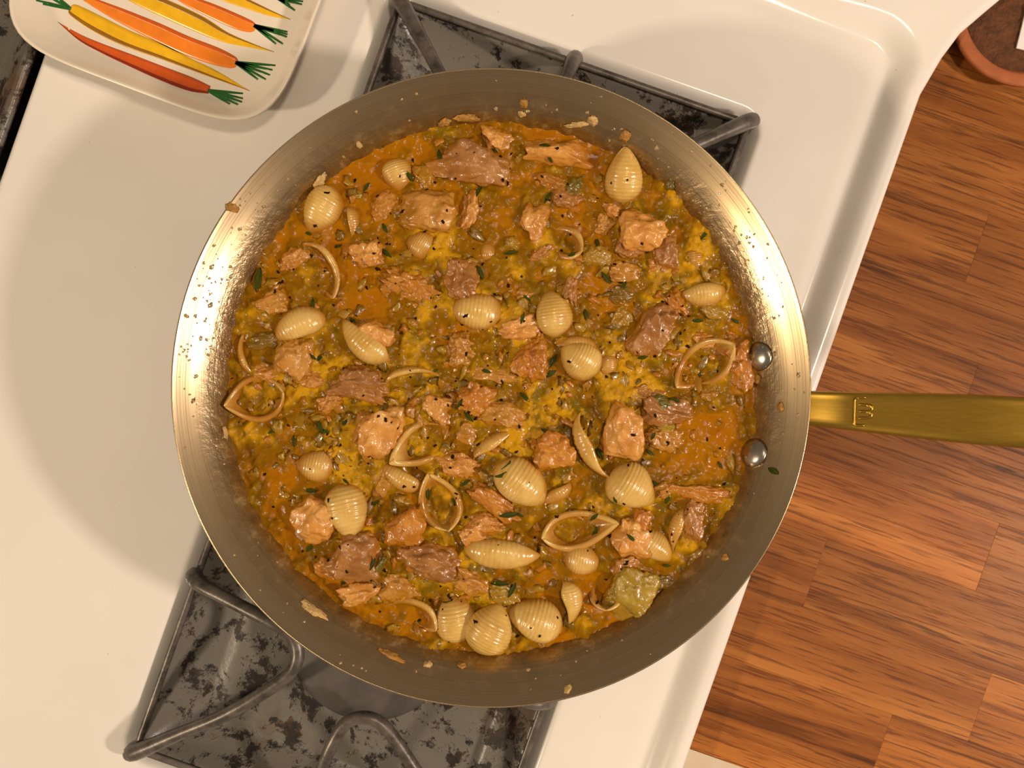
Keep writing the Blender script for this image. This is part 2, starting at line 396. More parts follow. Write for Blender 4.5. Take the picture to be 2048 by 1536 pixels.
def build_cooktop():
    def axis(lo, hi, dense):
        a = list(np.arange(lo, hi, 0.006)) + [hi]
        for d, wd in dense: a += list(np.arange(d - wd, d + wd, 0.0009))
        a = np.array(sorted(x for x in a if lo <= x <= hi)); keep = [a[0]]
        for x in a[1:]:
            if x - keep[-1] > 0.0006: keep.append(x)
        return np.array(keep)
    ds, dt = [], []
    for hs, ht in HOLES: ds += [(hs, 0.012), (hs + PAN, 0.012)]; dt += [(ht, 0.012), (ht + PAN, 0.012)]
    q = axis(0.0, 1.0, [])                            # dummy to keep the helper simple
    A = axis(S_LEFT, S_EDGE, ds + [(0.300, 0.0175)]); B = axis(T_BACK, T_FRONT, dt + [(-0.078, 0.014)])
    s, t = np.meshgrid(A, B, indexing='ij')
    z = np.zeros_like(s)
    # recess boundary: raised lip along the counter side and ledge at the back, with a rounded inner corner
    d = sd_rect(s, t, -0.6, 0.2965, -0.074, 0.70, 0.022)
    z += 0.0085 * (0.25 + 0.75 * sstep(s, 0.20, 0.29)) * sstep(d, -0.004, 0.013) - 0.0010 * np.exp(-((d + 0.003) / 0.006) ** 2)
    for hs, ht in HOLES:
        h = sd_rect(s, t, hs - 0.001, hs + PAN + 0.001, ht - 0.001, ht + PAN + 0.001, 0.010)
        z -= 0.0110 * (1 - sstep(h, -0.003, 0.0085)) ** 1.6 + 0.050 * (1 - sstep(h, -0.006, -0.002))
    # outer edge flares towards the back corner
    tp = np.array([-0.60, -0.119, -0.104, -0.0885, -0.071, -0.0455, 0.7]); fp = np.array([0.12, 0.0285, 0.0195, 0.0105, 0.0050, 0, 0])
    fl = np.interp(B, tp, fp)
    k = np.clip((A - 0.27) / (S_EDGE - 0.27), 0, 1) ** 1.3
    s2 = s + k[:, None] * fl[None, :]
    # rounded outer edge, then a skirt
    e = np.clip((A - (S_EDGE - 0.004)) / 0.004, 0, 1)
    z -= (1 - np.sqrt(1 - np.minimum(e, 0.999) ** 2))[:, None] * 0.004
    s2 = np.vstack([s2, s2[-1:] + 0.0004, s2[-1:] - 0.012, s2[-1:] - 0.012]); t2 = np.vstack([t, t[-1:], t[-1:], t[-1:]]); z = np.vstack([z, z[-1:] - 0.0015, z[-1:] - 0.0022, z[-1:] * 0 - 0.05])   # the lip overhangs the counter edge
    ni, nj = s2.shape
    X = O0.x + U.x * s2 + V.x * t2 - stove.location.x; Y = O0.y + U.y * s2 + V.y * t2 - stove.location.y; Z = z - stove.location.z
    vs_ = np.stack([X, Y, Z], -1).reshape(-1, 3)
    i, j = np.meshgrid(np.arange(ni - 1), np.arange(nj - 1), indexing='ij'); a = (i * nj + j).ravel()
    fs = np.stack([a, a + 1, a + nj + 1, a + nj], -1)
    return obj('cooktop', vs_, fs, M['enamel'], stove)
ct = build_cooktop()
def st_box(name, s0, s1, t0, t1, z0, z1, mat, parent=None, bevel=0.0, origin=None):
    # box whose local x runs along s and local y along -t
    c = ST((s0 + s1) / 2, (t0 + t1) / 2, 0)
    loc = c - (origin if origin is not None else Vector((0, 0, 0)))
    o = box(name, -(s1 - s0) / 2, (s1 - s0) / 2, -(t1 - t0) / 2, (t1 - t0) / 2, z0 - (origin.z if origin is not None else 0), z1 - (origin.z if origin is not None else 0), mat, parent, bevel)
    o.location = (loc.x, loc.y, 0); o.rotation_euler = (0, 0, AU)
    return o
st_box('stove_body', S_LEFT, S_EDGE - 0.002, T_BACK, T_FRONT, -0.91, -0.052, M['cabinet'], stove, origin=stove.location)
M['burner_box'] = mat_plain('burner_box_grey', srgb(112, 106, 98), 0.5, 0.2)
st_box('burner_box_floor', S_LEFT + 0.005, S_EDGE - 0.01, T_BACK + 0.01, T_FRONT - 0.01, -0.0515, -0.049, M['burner_box'], stove, origin=stove.location)

def rr(half, r, n=8):
    pts = []
    for q in range(4):
        cx = (half - r) * (1 if q in (0, 3) else -1); cy = (half - r) * (1 if q in (0, 1) else -1)
        for k in range(n + 1):
            a = math.pi / 2 * (q + k / n); pts.append((cx + r * math.cos(a), cy + r * math.sin(a)))
    return pts
def drip_pan(hs, ht, mat, label, group):
    h = PAN / 2
    rings = [(h - 0.0015, 0.006, -0.004), (h - 0.0002, 0.007, -0.0005), (h - 0.0012, 0.007, 0.0016), (h - 0.0035, 0.007, 0.0022), (h - 0.0058, 0.007, 0.0012), (h - 0.0075, 0.007, -0.0014),
             (h - 0.016, 0.008, -0.0085), (h - 0.024, 0.012, -0.0150), (h - 0.0265, 0.016, -0.0166), (h - 0.0295, 0.020, -0.0168), (h - 0.034, 0.020, -0.0152), (h - 0.040, 0.020, -0.0150), (h - 0.055, 0.03, -0.0168)]
    vs_, fs = [], []; n = 0
    rows = [[(x, y, z) for x, y in rr(hf, r)] for hf, r, z in rings]
    m = len(rows[0])
    ang = [math.atan2(y, x) for x, y, _ in rows[-1]]
    for rad, z in ((0.056, -0.0175), (0.047, -0.0165), (0.045, -0.019), (0.0445, -0.024)):
        rows.append([(rad * math.cos(a), rad * math.sin(a), z) for a in ang])
    for row in rows: vs_ += row
    for i in range(len(rows) - 1):
        for k in range(m):
            k2 = (k + 1) % m; fs.append((i * m + k, i * m + k2, (i + 1) * m + k2, (i + 1) * m + k))
    bm = bmesh.new(); bv = [bm.verts.new(v) for v in vs_]
    for f in fs: bm.faces.new([bv[i] for i in f])
    bmesh.ops.subdivide_edges(bm, edges=[e for e in bm.edges if e.calc_length() > 0.02], cuts=5, use_grid_fill=True)
    me = bpy.data.meshes.new('drip_pan'); bm.to_mesh(me); bm.free()
    me.polygons.foreach_set('use_smooth', [True] * len(me.polygons))
    o = link('drip_pan', me, mat); o.location = ST(hs + h, ht + h, 0); o.rotation_euler = (0, 0, AU)
    sol = o.modifiers.new('thickness', 'SOLIDIFY'); sol.thickness = 0.0008
    return tag(o, label, 'drip pan', group)
G_DP = 'square drip pans of the stove'
drip_pan(*HOLES[0], M['drip'], 'stained square drip pan showing two corners behind the steel pan', G_DP)
drip_pan(*HOLES[1], M['drip'], 'stained drip pan with bent grate bars and round burner in view', G_DP)
drip_pan(*HOLES[2], M['drip'], 'grimy drip pan partly under the carrot plate', G_DP)

def burner(hs, ht):
    c = ST(hs + PAN / 2, ht + PAN / 2, 0) - stove.location
    prof = [(0.030, -0.040), (0.040, -0.030), (0.043, -0.006), (0.0425, 0.000)]
    v, f = lathe(prof, 72); o = obj('burner_base', v, f, M['iron'], stove, loc=(c.x, c.y, 0.91))
    prof = [(0.047, 0.0005), (0.0495, 0.001), (0.0505, 0.0035), (0.0495, 0.006), (0.046, 0.0075), (0.030, 0.0083), (0.001, 0.0085)]
    v, f = lathe(prof, 72); c2 = obj('burner_cap', v, f, M['cap'], stove, loc=(c.x, c.y, 0.91))
for hs, ht in HOLES[:3]: burner(hs, ht)

def grate(hs, ht, label):
    h = PAN / 2 - 0.002
    root = empty('burner_grate', ST(hs + PAN / 2, ht + PAN / 2, 0.0023), (0, 0, AU))
    tag(root, label, 'grate', 'bent bar grates under the steel pan')
    base = [(-h, 0.0, .004), (-h + .004, 0.0, .010), (-0.100, 0.0, .0155), (-0.070, 0.0, .0255), (-0.054, .001, .0285), (-.041, .004, .0287), (-.0345, .012, .0287), (-.034, .022, .0287), (-.040, .033, .0287),
            (-.060, .058, .0262), (-.086, .085, .0165), (-h + .006, h - .006, .0085), (-h, h, .004)]
    path0 = catmull(base, 8)
    for k in range(4):
        pts = []
        for p in path0:
            u, v = p.x, p.y
            for _ in range(k): u, v = v, -u
            pts.append((u, -v, p.z))
        rad = [0.0050 - 0.0013 * min(1, max(0, (p.z - 0.006) / 0.014)) for p in path0]
        v_, f_ = tube(pts, rad, 14)
        o = obj('grate_bar', v_, f_, M['iron'], root)
    pts = [(x, y, 0.0012) for x, y in rr(h - 0.001, 0.008)]
    vs_, fs = [], []; n = 8; m = len(pts)
    for i, p in enumerate(pts):
        a = Vector(pts[(i + 1) % m]) - Vector(pts[i - 1]); a.normalize(); N = Vector((a.y, -a.x, 0))
        for k in range(n):
            t = 2 * math.pi * k / n; vs_.append(Vector(p) + N * math.cos(t) * 0.0022 + Vector((0, 0, math.sin(t) * 0.0012)))
    for i in range(m):
        for k in range(n):
            fs.append((i * n + k, i * n + (k + 1) % n, ((i + 1) % m) * n + (k + 1) % n, ((i + 1) % m) * n + k))
    obj('grate_frame', vs_, fs, M['iron'], root)
grate(*HOLES[0], 'dark iron grate with three bar feet showing behind the steel pan')
grate(*HOLES[1], 'worn iron grate with a rounded bar loop over the burner cap')

# ------------------------------------------------------------------ counter of oak staves
ZC = -0.010
kc = (HC - ZC) / F
counter = empty('wooden_counter', ST(0.55, 0.1, -0.91)); tag(counter, 'oak butcher-block counter of long glued staves beside the stove', 'countertop')
M['stave_dark'] = M['wood']
st_box('counter_cabinet', 0.330, 1.00, -0.30, 0.352, -0.91, ZC - 0.0395, M['cabinet'], counter, origin=counter.location)
st_box('counter_core', 0.3185, 1.00, -0.30, 0.365, ZC - 0.039, ZC - 0.0305, M['cabinet'], counter, origin=counter.location)
rng = random.Random(11)
tb = [-1010, -866, -718, -574, -430, -286, -142, 2, 146, 290, 434, 578, 722, 866, 1010, 1154, 1210]
joints = {578: [1475], 722: [1160, 2100], 434: [1620], 290: [1330], 146: [1700], 866: [1560], 1010: [1400], 1154: [1800], 2: [1250], -142: [1500], -286: [1360], -430: [1600]}
bright = {578: [1.22, 0.82], 722: [0.86, 0.80, 0.9], 866: [0.92, 1.02], 1010: [1.00, 1.06], 1154: [1.12, 1.1], 434: [0.84, 0.92], 290: [0.86, 0.80], 146: [0.80, 0.86], 2: [0.84, 0.78], -142: [0.82, 0.86], -286: [0.80, 0.84], -430: [0.8, 0.8]}  # own stave tones, raised towards the front with lighting put into the colour
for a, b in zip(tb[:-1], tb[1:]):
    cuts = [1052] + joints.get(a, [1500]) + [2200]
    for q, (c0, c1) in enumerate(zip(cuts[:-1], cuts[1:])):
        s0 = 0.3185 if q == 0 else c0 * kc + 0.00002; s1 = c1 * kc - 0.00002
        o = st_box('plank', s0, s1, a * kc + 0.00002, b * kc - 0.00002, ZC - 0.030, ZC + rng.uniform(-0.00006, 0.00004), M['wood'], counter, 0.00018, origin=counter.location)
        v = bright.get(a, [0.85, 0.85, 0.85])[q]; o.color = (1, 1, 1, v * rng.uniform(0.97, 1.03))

# ------------------------------------------------------------------ the pan
PC = P(982, 776, 0.09); PC.z = 0
pan = empty('skillet', (PC.x, PC.y, 0.0345)); tag(pan, 'wide stainless steel pan with gold handle full of pasta stew', 'pan')
PIN = [(0.108, .0400), (0.1165, .0430), (0.1225, .0500), (0.1265, .0580), (0.1310, .0640), (0.1352, .0700), (0.1392, .0750), (0.1436, .0798), (0.1480, .0838), (0.1520, .0869), (0.1545, .0888), (0.1557, .0898)]
POUT = [(0.1562, .0895), (0.1562, .0887), (0.1552, .0872), (0.1530, .0852), (0.1495, .0826), (0.1452, .0785), (0.1408, .0738), (0.1352, .0660), (0.1292, .0570), (0.1255, .0485), (0.1195, .0400), (0.112, .0360), (0.106, .0350), (0.001, .0350)]
def refine(pf, n=4):
    q = catmull([(r, z, 0) for r, z in pf], n); return [(p.x, p.y) for p in q]
prof = [(0.001, .0400), (0.06, .0400)] + refine(PIN) + refine(POUT[:-1], 3) + [POUT[-1]]
v, f = lathe([(r, z - 0.0345) for r, z in prof], 192)
body = obj('pan_body', v, f, M['steel'], pan); fix_normals(body.data)
body.data.polygons.foreach_set('use_smooth', [True] * len(body.data.polygons))
HA = math.radians(-3.7)
def pan_wall_hit(px, py):
    """point and normal where the view line meets the inside of the pan wall"""
    d = (P(px, py, 0) - Vector((0, 0, HC))); best = None
    o = Vector((0, 0, HC))
    for k in range(2000):
        z = 0.0899 - k * 0.00002
        p = o + d * ((HC - z) / HC); r = math.hypot(p.x - PC.x, p.y - PC.y)
        rw = np.interp(z, [q[1] for q in PIN], [q[0] for q in PIN])
        if r >= rw - 1e-5 and k == 0: return p, Vector((0, 0, 1))
        if r >= rw: 
            dz = 0.0008; dr = np.interp(z + dz, [q[1] for q in PIN], [q[0] for q in PIN]) - np.interp(z - dz, [q[1] for q in PIN], [q[0] for q in PIN])
            e = Vector((p.x - PC.x, p.y - PC.y, 0)).normalized(); n = (-e * (2 * dz) + Vector((0, 0, dr))).normalized()
            return p, n
    return None, None
for k, (px, py) in enumerate(((1519, 713), (1508, 906))):
    p, n = pan_wall_hit(px, py)
    if p is None: p = P(px, py, 0.062); n = Vector((-0.8, 0, 0.5)).normalized()
    v, f = lathe([(0.0074, -0.0005), (0.0074, 0.0010), (0.0068, 0.0019), (0.0045, 0.0029), (0.0018, 0.0034), (0.0003, 0.0035)], 32)
    r = obj('rivet', v, f, M['rivet'], pan); r.location = p - pan.location; r.rotation_euler = n.to_track_quat('Z', 'Y').to_euler()
# handle: swept strap
def build_handle():
    pts = catmull([(0.1372, .0690), (0.150, .0705), (0.163, .0735), (0.178, .0775), (0.190, .0835), (0.206, .0925), (0.235, .1085), (0.270, .1240), (0.310, .1350), (0.345, .1390)], 8)
    pts = [(p.x, p.y) for p in pts]
    vs_, fs = [], []; n = 28
    for i, (r, z) in enumerate(pts):
        a = pts[min(i + 1, len(pts) - 1)]; b = pts[max(i - 1, 0)]; t = Vector((a[0] - b[0], 0, a[1] - b[1])).normalized(); N = Vector((-t.z, 0, t.x))
        k = min(1, max(0, (r - 0.150) / 0.085)); hw = (0.0176 + (0.0235 - 0.0176) * k * k * (3 - 2 * k)) / 2; th = 0.0034
        if r > 0.330: hw *= math.sqrt(max(0.02, 1 - ((r - 0.330) / 0.0152) ** 2))
        for j in range(n):
            q = 2 * math.pi * j / n; cx, sx = math.cos(q), math.sin(q)
            y = hw * math.copysign(abs(cx) ** 0.45, cx); h = th * math.copysign(abs(sx) ** 0.7, sx)
            if sx > 0: h -= 0.0010 * (1 - (y / hw) ** 2)
            vs_.append(Vector((r, y, z)) + N * h)
    for i in range(len(pts) - 1):
        for j in range(n):
            j2 = (j + 1) % n; fs.append((i * n + j, i * n + j2, (i + 1) * n + j2, (i + 1) * n + j))
    fs.append(tuple(range(n))); fs.append(tuple((len(pts) - 1) * n + j for j in range(n)))
    o = obj('handle', vs_, fs, M['brass'], pan, loc=(0, 0, -0.0345), rot=(0, 0, HA)); fix_normals(o.data)
    o.data.polygons.foreach_set('use_smooth', [True] * len(o.data.polygons)); o['label'] = 'brushed gold handle'
    return o
handle = build_handle()
bpy.context.view_layer.update()
def stamp(name, pxs, r=0.00065):
    """raised line of the maker's mark, laid on the handle where it stands"""
    dg = bpy.context.evaluated_depsgraph_get(); inv = handle.matrix_world.inverted(); pts = []
    for px, py in pxs:
        d = (P(px, py, 0) - Vector((0, 0, HC))).normalized(); o = Vector((0, 0, HC))
        ok, loc, nrm, _ = handle.ray_cast(inv @ o, (inv.to_3x3() @ d).normalized())
        if ok: pts.append(loc + nrm * 0.0004)
    v_, f_ = tube(pts, r, 8); return obj(name, v_, f_, M['brass'], handle)
def arc_px(cx, cy, rx, ry, a0, a1, n=8):
    return [(cx + rx * math.cos(math.radians(a0 + (a1 - a0) * k / n)), cy + ry * math.sin(math.radians(a0 + (a1 - a0) * k / n))) for k in range(n + 1)]
def seg(a, b, n=5): return [(a[0] + (b[0] - a[0]) * k / n, a[1] + (b[1] - a[1]) * k / n) for k in range(n + 1)]
mk = stamp('stamped_mark', seg((1729, 795), (1716, 795)) + arc_px(1716, 802, 7, 7, -90, -180) + seg((1709, 806), (1708, 838), 8) + arc_px(1715, 844, 7, 7, 180, 90) + seg((1716, 851), (1726, 851)))
mk['label'] = 'raised bracket of the maker mark'
mk = stamp('stamped_mark', seg((1720, 809), (1735, 810)) + arc_px(1735, 816.5, 9, 6.5, -90, 90) + seg((1734, 823), (1721, 823)))
mk = stamp('stamped_mark', seg((1721, 823), (1734, 823)) + arc_px(1734, 829.5, 9, 6.5, -90, 90) + seg((1733, 836), (1720, 836)))

# ------------------------------------------------------------------ plate with printed carrots
def build_plate():
    c = P(390, -66, 0.0); rotz = math.radians(-20.5)
    root = empty('carrot_plate', (c.x, c.y, 0.0003), (0, 0, rotz)); tag(root, 'square cream plate printed with orange and yellow carrots', 'plate')
    n = 120; H = 0.0800
    def sq(h, p):
        out = []; h = h * 1.065
        for k in range(n):
            a = 2 * math.pi * k / n; cx, sx = math.cos(a), math.sin(a)
            r = (abs(cx) ** p + abs(sx) ** p) ** (-1 / p); out.append((h * r * cx, h * r * sx))
        return out
    rings = [(0.001, 2, .0052), (0.030, 3.5, .0052), (0.058, 4.6, .0052), (0.0635, 4.7, .0056), (0.0690, 4.8, .0078), (0.0745, 5.0, .0130), (0.0780, 5.0, .0178), (0.0795, 5.0, .0197), (0.0805, 5.0, .0202), (0.0812, 5.0, .0196), (0.0808, 5.0, .0180),
             (0.0775, 5.0, .0118), (0.0715, 4.8, .0052), (0.0650, 4.7, .0020), (0.0600, 4.6, .0), (0.0575, 4.6, .0), (0.0560, 4.6, .0016), (0.030, 3.5, .0018), (0.001, 2, .0018)]
    vs_, fs = [], []
    for h, p, z in rings: vs_ += [(x, y, z) for x, y in sq(h, p)]
    for i in range(len(rings) - 1):
        for k in range(n):
            k2 = (k + 1) % n; fs.append((i * n + k, i * n + k2, (i + 1) * n + k2, (i + 1) * n + k))
    fs.append(tuple(range(n))[::-1]); fs.append(tuple((len(rings) - 1) * n + k for k in range(n)))
    o = obj('plate_body', vs_, fs, M['plate'], root); fix_normals(o.data); o.data.polygons.foreach_set('use_smooth', [True] * len(o.data.polygons))
    bpy.context.view_layer.update(); inv = root.matrix_world.inverted()
    hp = [r[0] for r in rings[:9]]; zp = [r[2] for r in rings[:9]]
    def on(px, py, lift):
        z = 0.0055
        for _ in range(6):
            q = inv @ P(px, py, z + root.location.z); h = (abs(q.x) ** 4.8 + abs(q.y) ** 4.8) ** (1 / 4.8) / 1.065; z = float(np.interp(h, hp, zp))
        return Vector((q.x, q.y, z + lift))
    def strip(name, pts, hw, mat, parent, lift, side=0.0, per=6):
        cl = catmull([(x, y, w_) for (x, y), w_ in zip(pts, hw)], per); L, R_ = [], []
        for i, p in enumerate(cl):
            a = cl[min(i + 1, len(cl) - 1)]; b = cl[max(i - 1, 0)]; d = Vector((a.x - b.x, a.y - b.y)).normalized(); N = Vector((-d.y, d.x)); wd = max(p.z, 0.3)
            q = Vector((p.x, p.y)) + N * side * wd
            L.append(q + N * wd); R_.append(q - N * wd)
        nc = 4; vs2, fs2 = [], []
        for l_, r_ in zip(L, R_):
            for k in range(nc + 1):
                q = l_ + (r_ - l_) * (k / nc); vs2.append(on(q.x, q.y, lift))
        m = nc + 1
        for i in range(len(cl) - 1):
            for k in range(nc): fs2.append((i * m + k, (i + 1) * m + k, (i + 1) * m + k + 1, i * m + k + 1))
        o = obj(name, vs2, fs2, mat, parent)
        s_ = o.modifiers.new('ink', 'SOLIDIFY'); s_.thickness = 0.00003
        return o
    def carrot(pts, hw, mat, smat, root_px=None, fan=None, sside=0.72, lift=0.00008):
        c_ = strip('printed_carrot', pts, hw, M[mat], root, lift)
        sh = [max(0.4, h_ * 0.22) for h_ in hw]
        pp = []
        for i, ((x, y), h_) in enumerate(zip(pts, hw)):
            a = pts[min(i + 1, len(pts) - 1)]; b = pts[max(i - 1, 0)]; d = Vector((a[0] - b[0], a[1] - b[1])).normalized(); pp.append((x - d.y * h_ * sside, y + d.x * h_ * sside))
        strip('brush_stroke', pp, sh, M[smat], c_, lift + 0.00004)
        if fan:
            for ex, ey in fan:
                mx, my = (root_px[0] * 0.5 + ex * 0.5), (root_px[1] * 0.5 + ey * 0.5)
                strip('printed_leaf', [root_px, (mx, my), (ex, ey)], [3.2, 2.8, 1.7], M['print_green'], c_, lift + 0.00008, per=5)
    carrot([(116, 44), (160, 75), (205, 97), (262, 121), (322, 146), (380, 168), (419, 180)], [0, 6, 9, 12, 14, 14, 8], 'carrot_red', 'stroke_red', (416, 181), [(486, 187), (486, 197), (484, 204), (476, 209), (460, 208)])
    carrot([(140, 17), (150, 22), (192, 46), (252, 76), (322, 103), (380, 128), (432, 150), (500, 182)], [7, 13, 17, 17, 15, 11, 8, 0], 'carrot_yellow', 'stroke_dark', (142, 18), [(72, 0), (86, 8), (95, -8), (110, -10)])
    carrot([(125, -28), (178, 0), (240, 30), (310, 62), (370, 90), (430, 112), (464, 124), (474, 127)], [0, 7, 14, 18, 19, 18, 13, 7], 'carrot_orange', 'stroke_orange', (471, 125), [(551, 131), (545, 140), (540, 150), (532, 159), (516, 159)], -0.75)
    carrot([(236, -26), (270, -8), (330, 17), (400, 49), (450, 74), (500, 90), (548, 104)], [9, 14, 18, 17, 11, 5, 0], 'carrot_yellow', 'stroke_dark', (238, -25), [(180, -52), (186, -44), (200, -58)], -0.7)
    carrot([(300, -40), (370, -2), (420, 20), (470, 42), (500, 53), (511, 56)], [2, 10, 14, 15, 12, 6], 'carrot_orange', 'stroke_orange', (508, 51), [(575, 64), (574, 74), (566, 88), (552, 88), (575, 69)], -0.75)
    carrot([(400, -32), (440, -14), (490, 6), (540, 26), (581, 39)], [11, 13, 10, 6, 0], 'carrot_yellow', 'stroke_dark', (402, -31), [(350, -52), (356, -46)], -0.7)
    carrot([(440, -62), (500, -38), (545, -14), (560, -6)], [4, 12, 12, 6], 'carrot_orange', 'stroke_orange', (556, -3), [(606, 3), (604, 9), (590, 21), (580, 10)], -0.75)
    return root
plate = build_plate()

# ------------------------------------------------------------------ terracotta saucer on the counter
def build_saucer():
    c = P(2064, 16, 0.006); root = empty('plant_saucer', (c.x, c.y, ZC + 0.0001)); tag(root, 'terracotta saucer with dry soil at the back of the wooden counter', 'saucer')
    v, f = lathe([(0.0005, .0045), (0.030, .0045), (0.0335, .0055), (0.0365, .0100), (0.0370, .0109), (0.0385, .0116), (0.0435, .0116), (0.0448, .0107), (0.0445, .0085), (0.0415, .0072), (0.0375, .0015), (0.036, 0.0), (0.0005, 0.0)], 96)
    o = obj('saucer_body', v, f, M['terra'], root); fix_normals(o.data); o.data.polygons.foreach_set('use_smooth', [True] * len(o.data.polygons))
    n = 40; vs_ = [(0, 0, .0072)]; fs = []
    rs = np.random.RandomState(3)
    for i in range(1, 13):
        for k in range(n):
            a = 2 * math.pi * k / n; r = 0.0342 * i / 12; vs_.append((r * math.cos(a), r * math.sin(a), .0070 + rs.uniform(-.0006, .0006) if i < 12 else .0066))
    for k in range(n): fs.append((0, 1 + k, 1 + (k + 1) % n))
    for i in range(11):
        for k in range(n): fs.append((1 + i * n + k, 1 + (i + 1) * n + k, 1 + (i + 1) * n + (k + 1) % n, 1 + i * n + (k + 1) % n))
    obj('soil', vs_, fs, M['soil'], root)
    p = P(2058, 62, 0.0); 
    o = box('plant_tag', -0.008, 0.008, -0.014, 0.014, 0, 0.0012, M['white_card'], None, 0.0003, loc=(p.x + 0.0045, p.y + 0.002, ZC + 0.0076), rot=(0, 0, math.radians(-14)))
    tag(o, 'white card lying on the soil of the terracotta saucer', 'card')
build_saucer()


# ------------------------------------------------------------------ food: pasta shells
def wall_over(o):
    """world vertices of a piece and how far each one passes the inside of the pan wall"""
    n = len(o.data.vertices); a = np.empty(n * 3); o.data.vertices.foreach_get('co', a); a = a.reshape(-1, 3)
    mw = np.array(Matrix.LocRotScale(o.location, o.rotation_euler, o.scale)); wv = a @ mw[:3, :3].T + mw[:3, 3]
    r = np.hypot(wv[:, 0] - PC.x, wv[:, 1] - PC.y)
    return mw, wv, r, np.interp(wv[:, 2], [q[1] for q in PIN], [q[0] for q in PIN])
def lean_on_wall(o):
    """slide a stiff piece up the wall until it only touches it"""
    for _ in range(40):
        mw, wv, r, rw = wall_over(o); d = (r - rw).max()
        if d < 0.0003: break
        e = Vector((o.location.x - PC.x, o.location.y - PC.y, 0)).normalized()
        o.location += (-e * 0.70 + Vector((0, 0, 0.71))) * min(0.0006, max(0.0001, d * 0.5))
def press_on_wall(o):
    """flatten a soft piece where it lies against the wall"""
    mw, wv, r, rw = wall_over(o); lim = rw + 0.0002; k = np.where(r > lim, lim / np.maximum(r, 1e-6), 1.0)
    if (k < 1).any():
        wv[:, 0] = PC.x + (wv[:, 0] - PC.x) * k; wv[:, 1] = PC.y + (wv[:, 1] - PC.y) * k
        a = (wv - mw[:3, 3]) @ np.linalg.inv(mw[:3, :3]).T
        o.data.vertices.foreach_set('co', a.ravel()); o.data.update()
KB = (HC - ZB) / F                                   # metres per pixel at the broth
def shell_mesh(L, W, theta, seed, depth=0.86):
    """ridged shell: long axis x, opening towards +z"""
    rs = np.random.RandomState(seed); nu, nv, th = 110, 22, (0.0032 if theta < 90 else 0.0024 if theta < 116 else 0.0018)
    a = np.linspace(-1, 1, nu); v = np.linspace(-1, 1, nv)
    asy = rs.choice([-1, 1]) * rs.uniform(0.10, 0.26); aq = a + asy * (1 - a * a)
    R0 = W * np.power(np.clip(1 - np.abs(aq) ** 2.2, 0, 1), 0.74) + 0.11 * W
    skew = rs.uniform(-0.12, 0.12); twist = rs.uniform(-0.25, 0.25)
    Th = np.radians(theta) * (0.62 + 0.38 * np.power(np.clip(1 - a * a, 0, 1), 0.5))
    Th = Th[:, None] * (1 + 0.05 * np.sin(3 * a + rs.uniform(0, 6)))[:, None]
    ridge = 1 + 0.011 * np.cos(a * math.pi * 15 + skew * 5)[:, None] * (1 - 0.6 * v[None, :] ** 4)
    def surf(off):
        ph = Th * v[None, :]
        Rr = R0[:, None] * (ridge if off == 0 else 1.0) - off * np.minimum(1.0, R0[:, None] / (0.35 * W))
        x = L * a[:, None] * (1 + 0.03 * np.cos(ph)) + skew * L * 0.2 * v[None, :]
        y = Rr * np.sin(ph + twist * a[:, None] * 0.5); z = -depth * Rr * np.cos(ph)
        z = z + (0.30 * W * np.abs(a) ** 2.5)[:, None] + 0.04 * W * np.sin(4 * a + seed)[:, None] * (v[None, :] ** 2)
        y = y * (1 + 0.05 * math.sin(seed))
        return np.stack([x + 0 * y, y, z], -1)
    o_, i_ = surf(0), surf(th)
    mid0 = (o_[:, 0] + i_[:, 0]) / 2; mid1 = (o_[:, -1] + i_[:, -1]) / 2
    mid0 = mid0 + (o_[:, 0] - o_[:, 1]) * 0.35; mid1 = mid1 + (o_[:, -1] - o_[:, -2]) * 0.35
    loop = np.concatenate([mid0[:, None], o_, mid1[:, None], i_[:, ::-1]], 1)       # closed loop of columns
    m = loop.shape[1]; vs_ = loop.reshape(-1, 3); fs = []
    idx = np.arange(nu - 1)[:, None] * m + np.arange(m)[None, :]; nx = np.arange(nu - 1)[:, None] * m + (np.arange(m)[None, :] + 1) % m
    fs = np.stack([idx, nx, nx + m, idx + m], -1).reshape(-1, 4).tolist()
    fs.append(list(range(m))[::-1]); fs.append([(nu - 1) * m + k for k in range(m)])
    me = make_mesh('pasta_shell', vs_, fs); fix_normals(me)
    return me
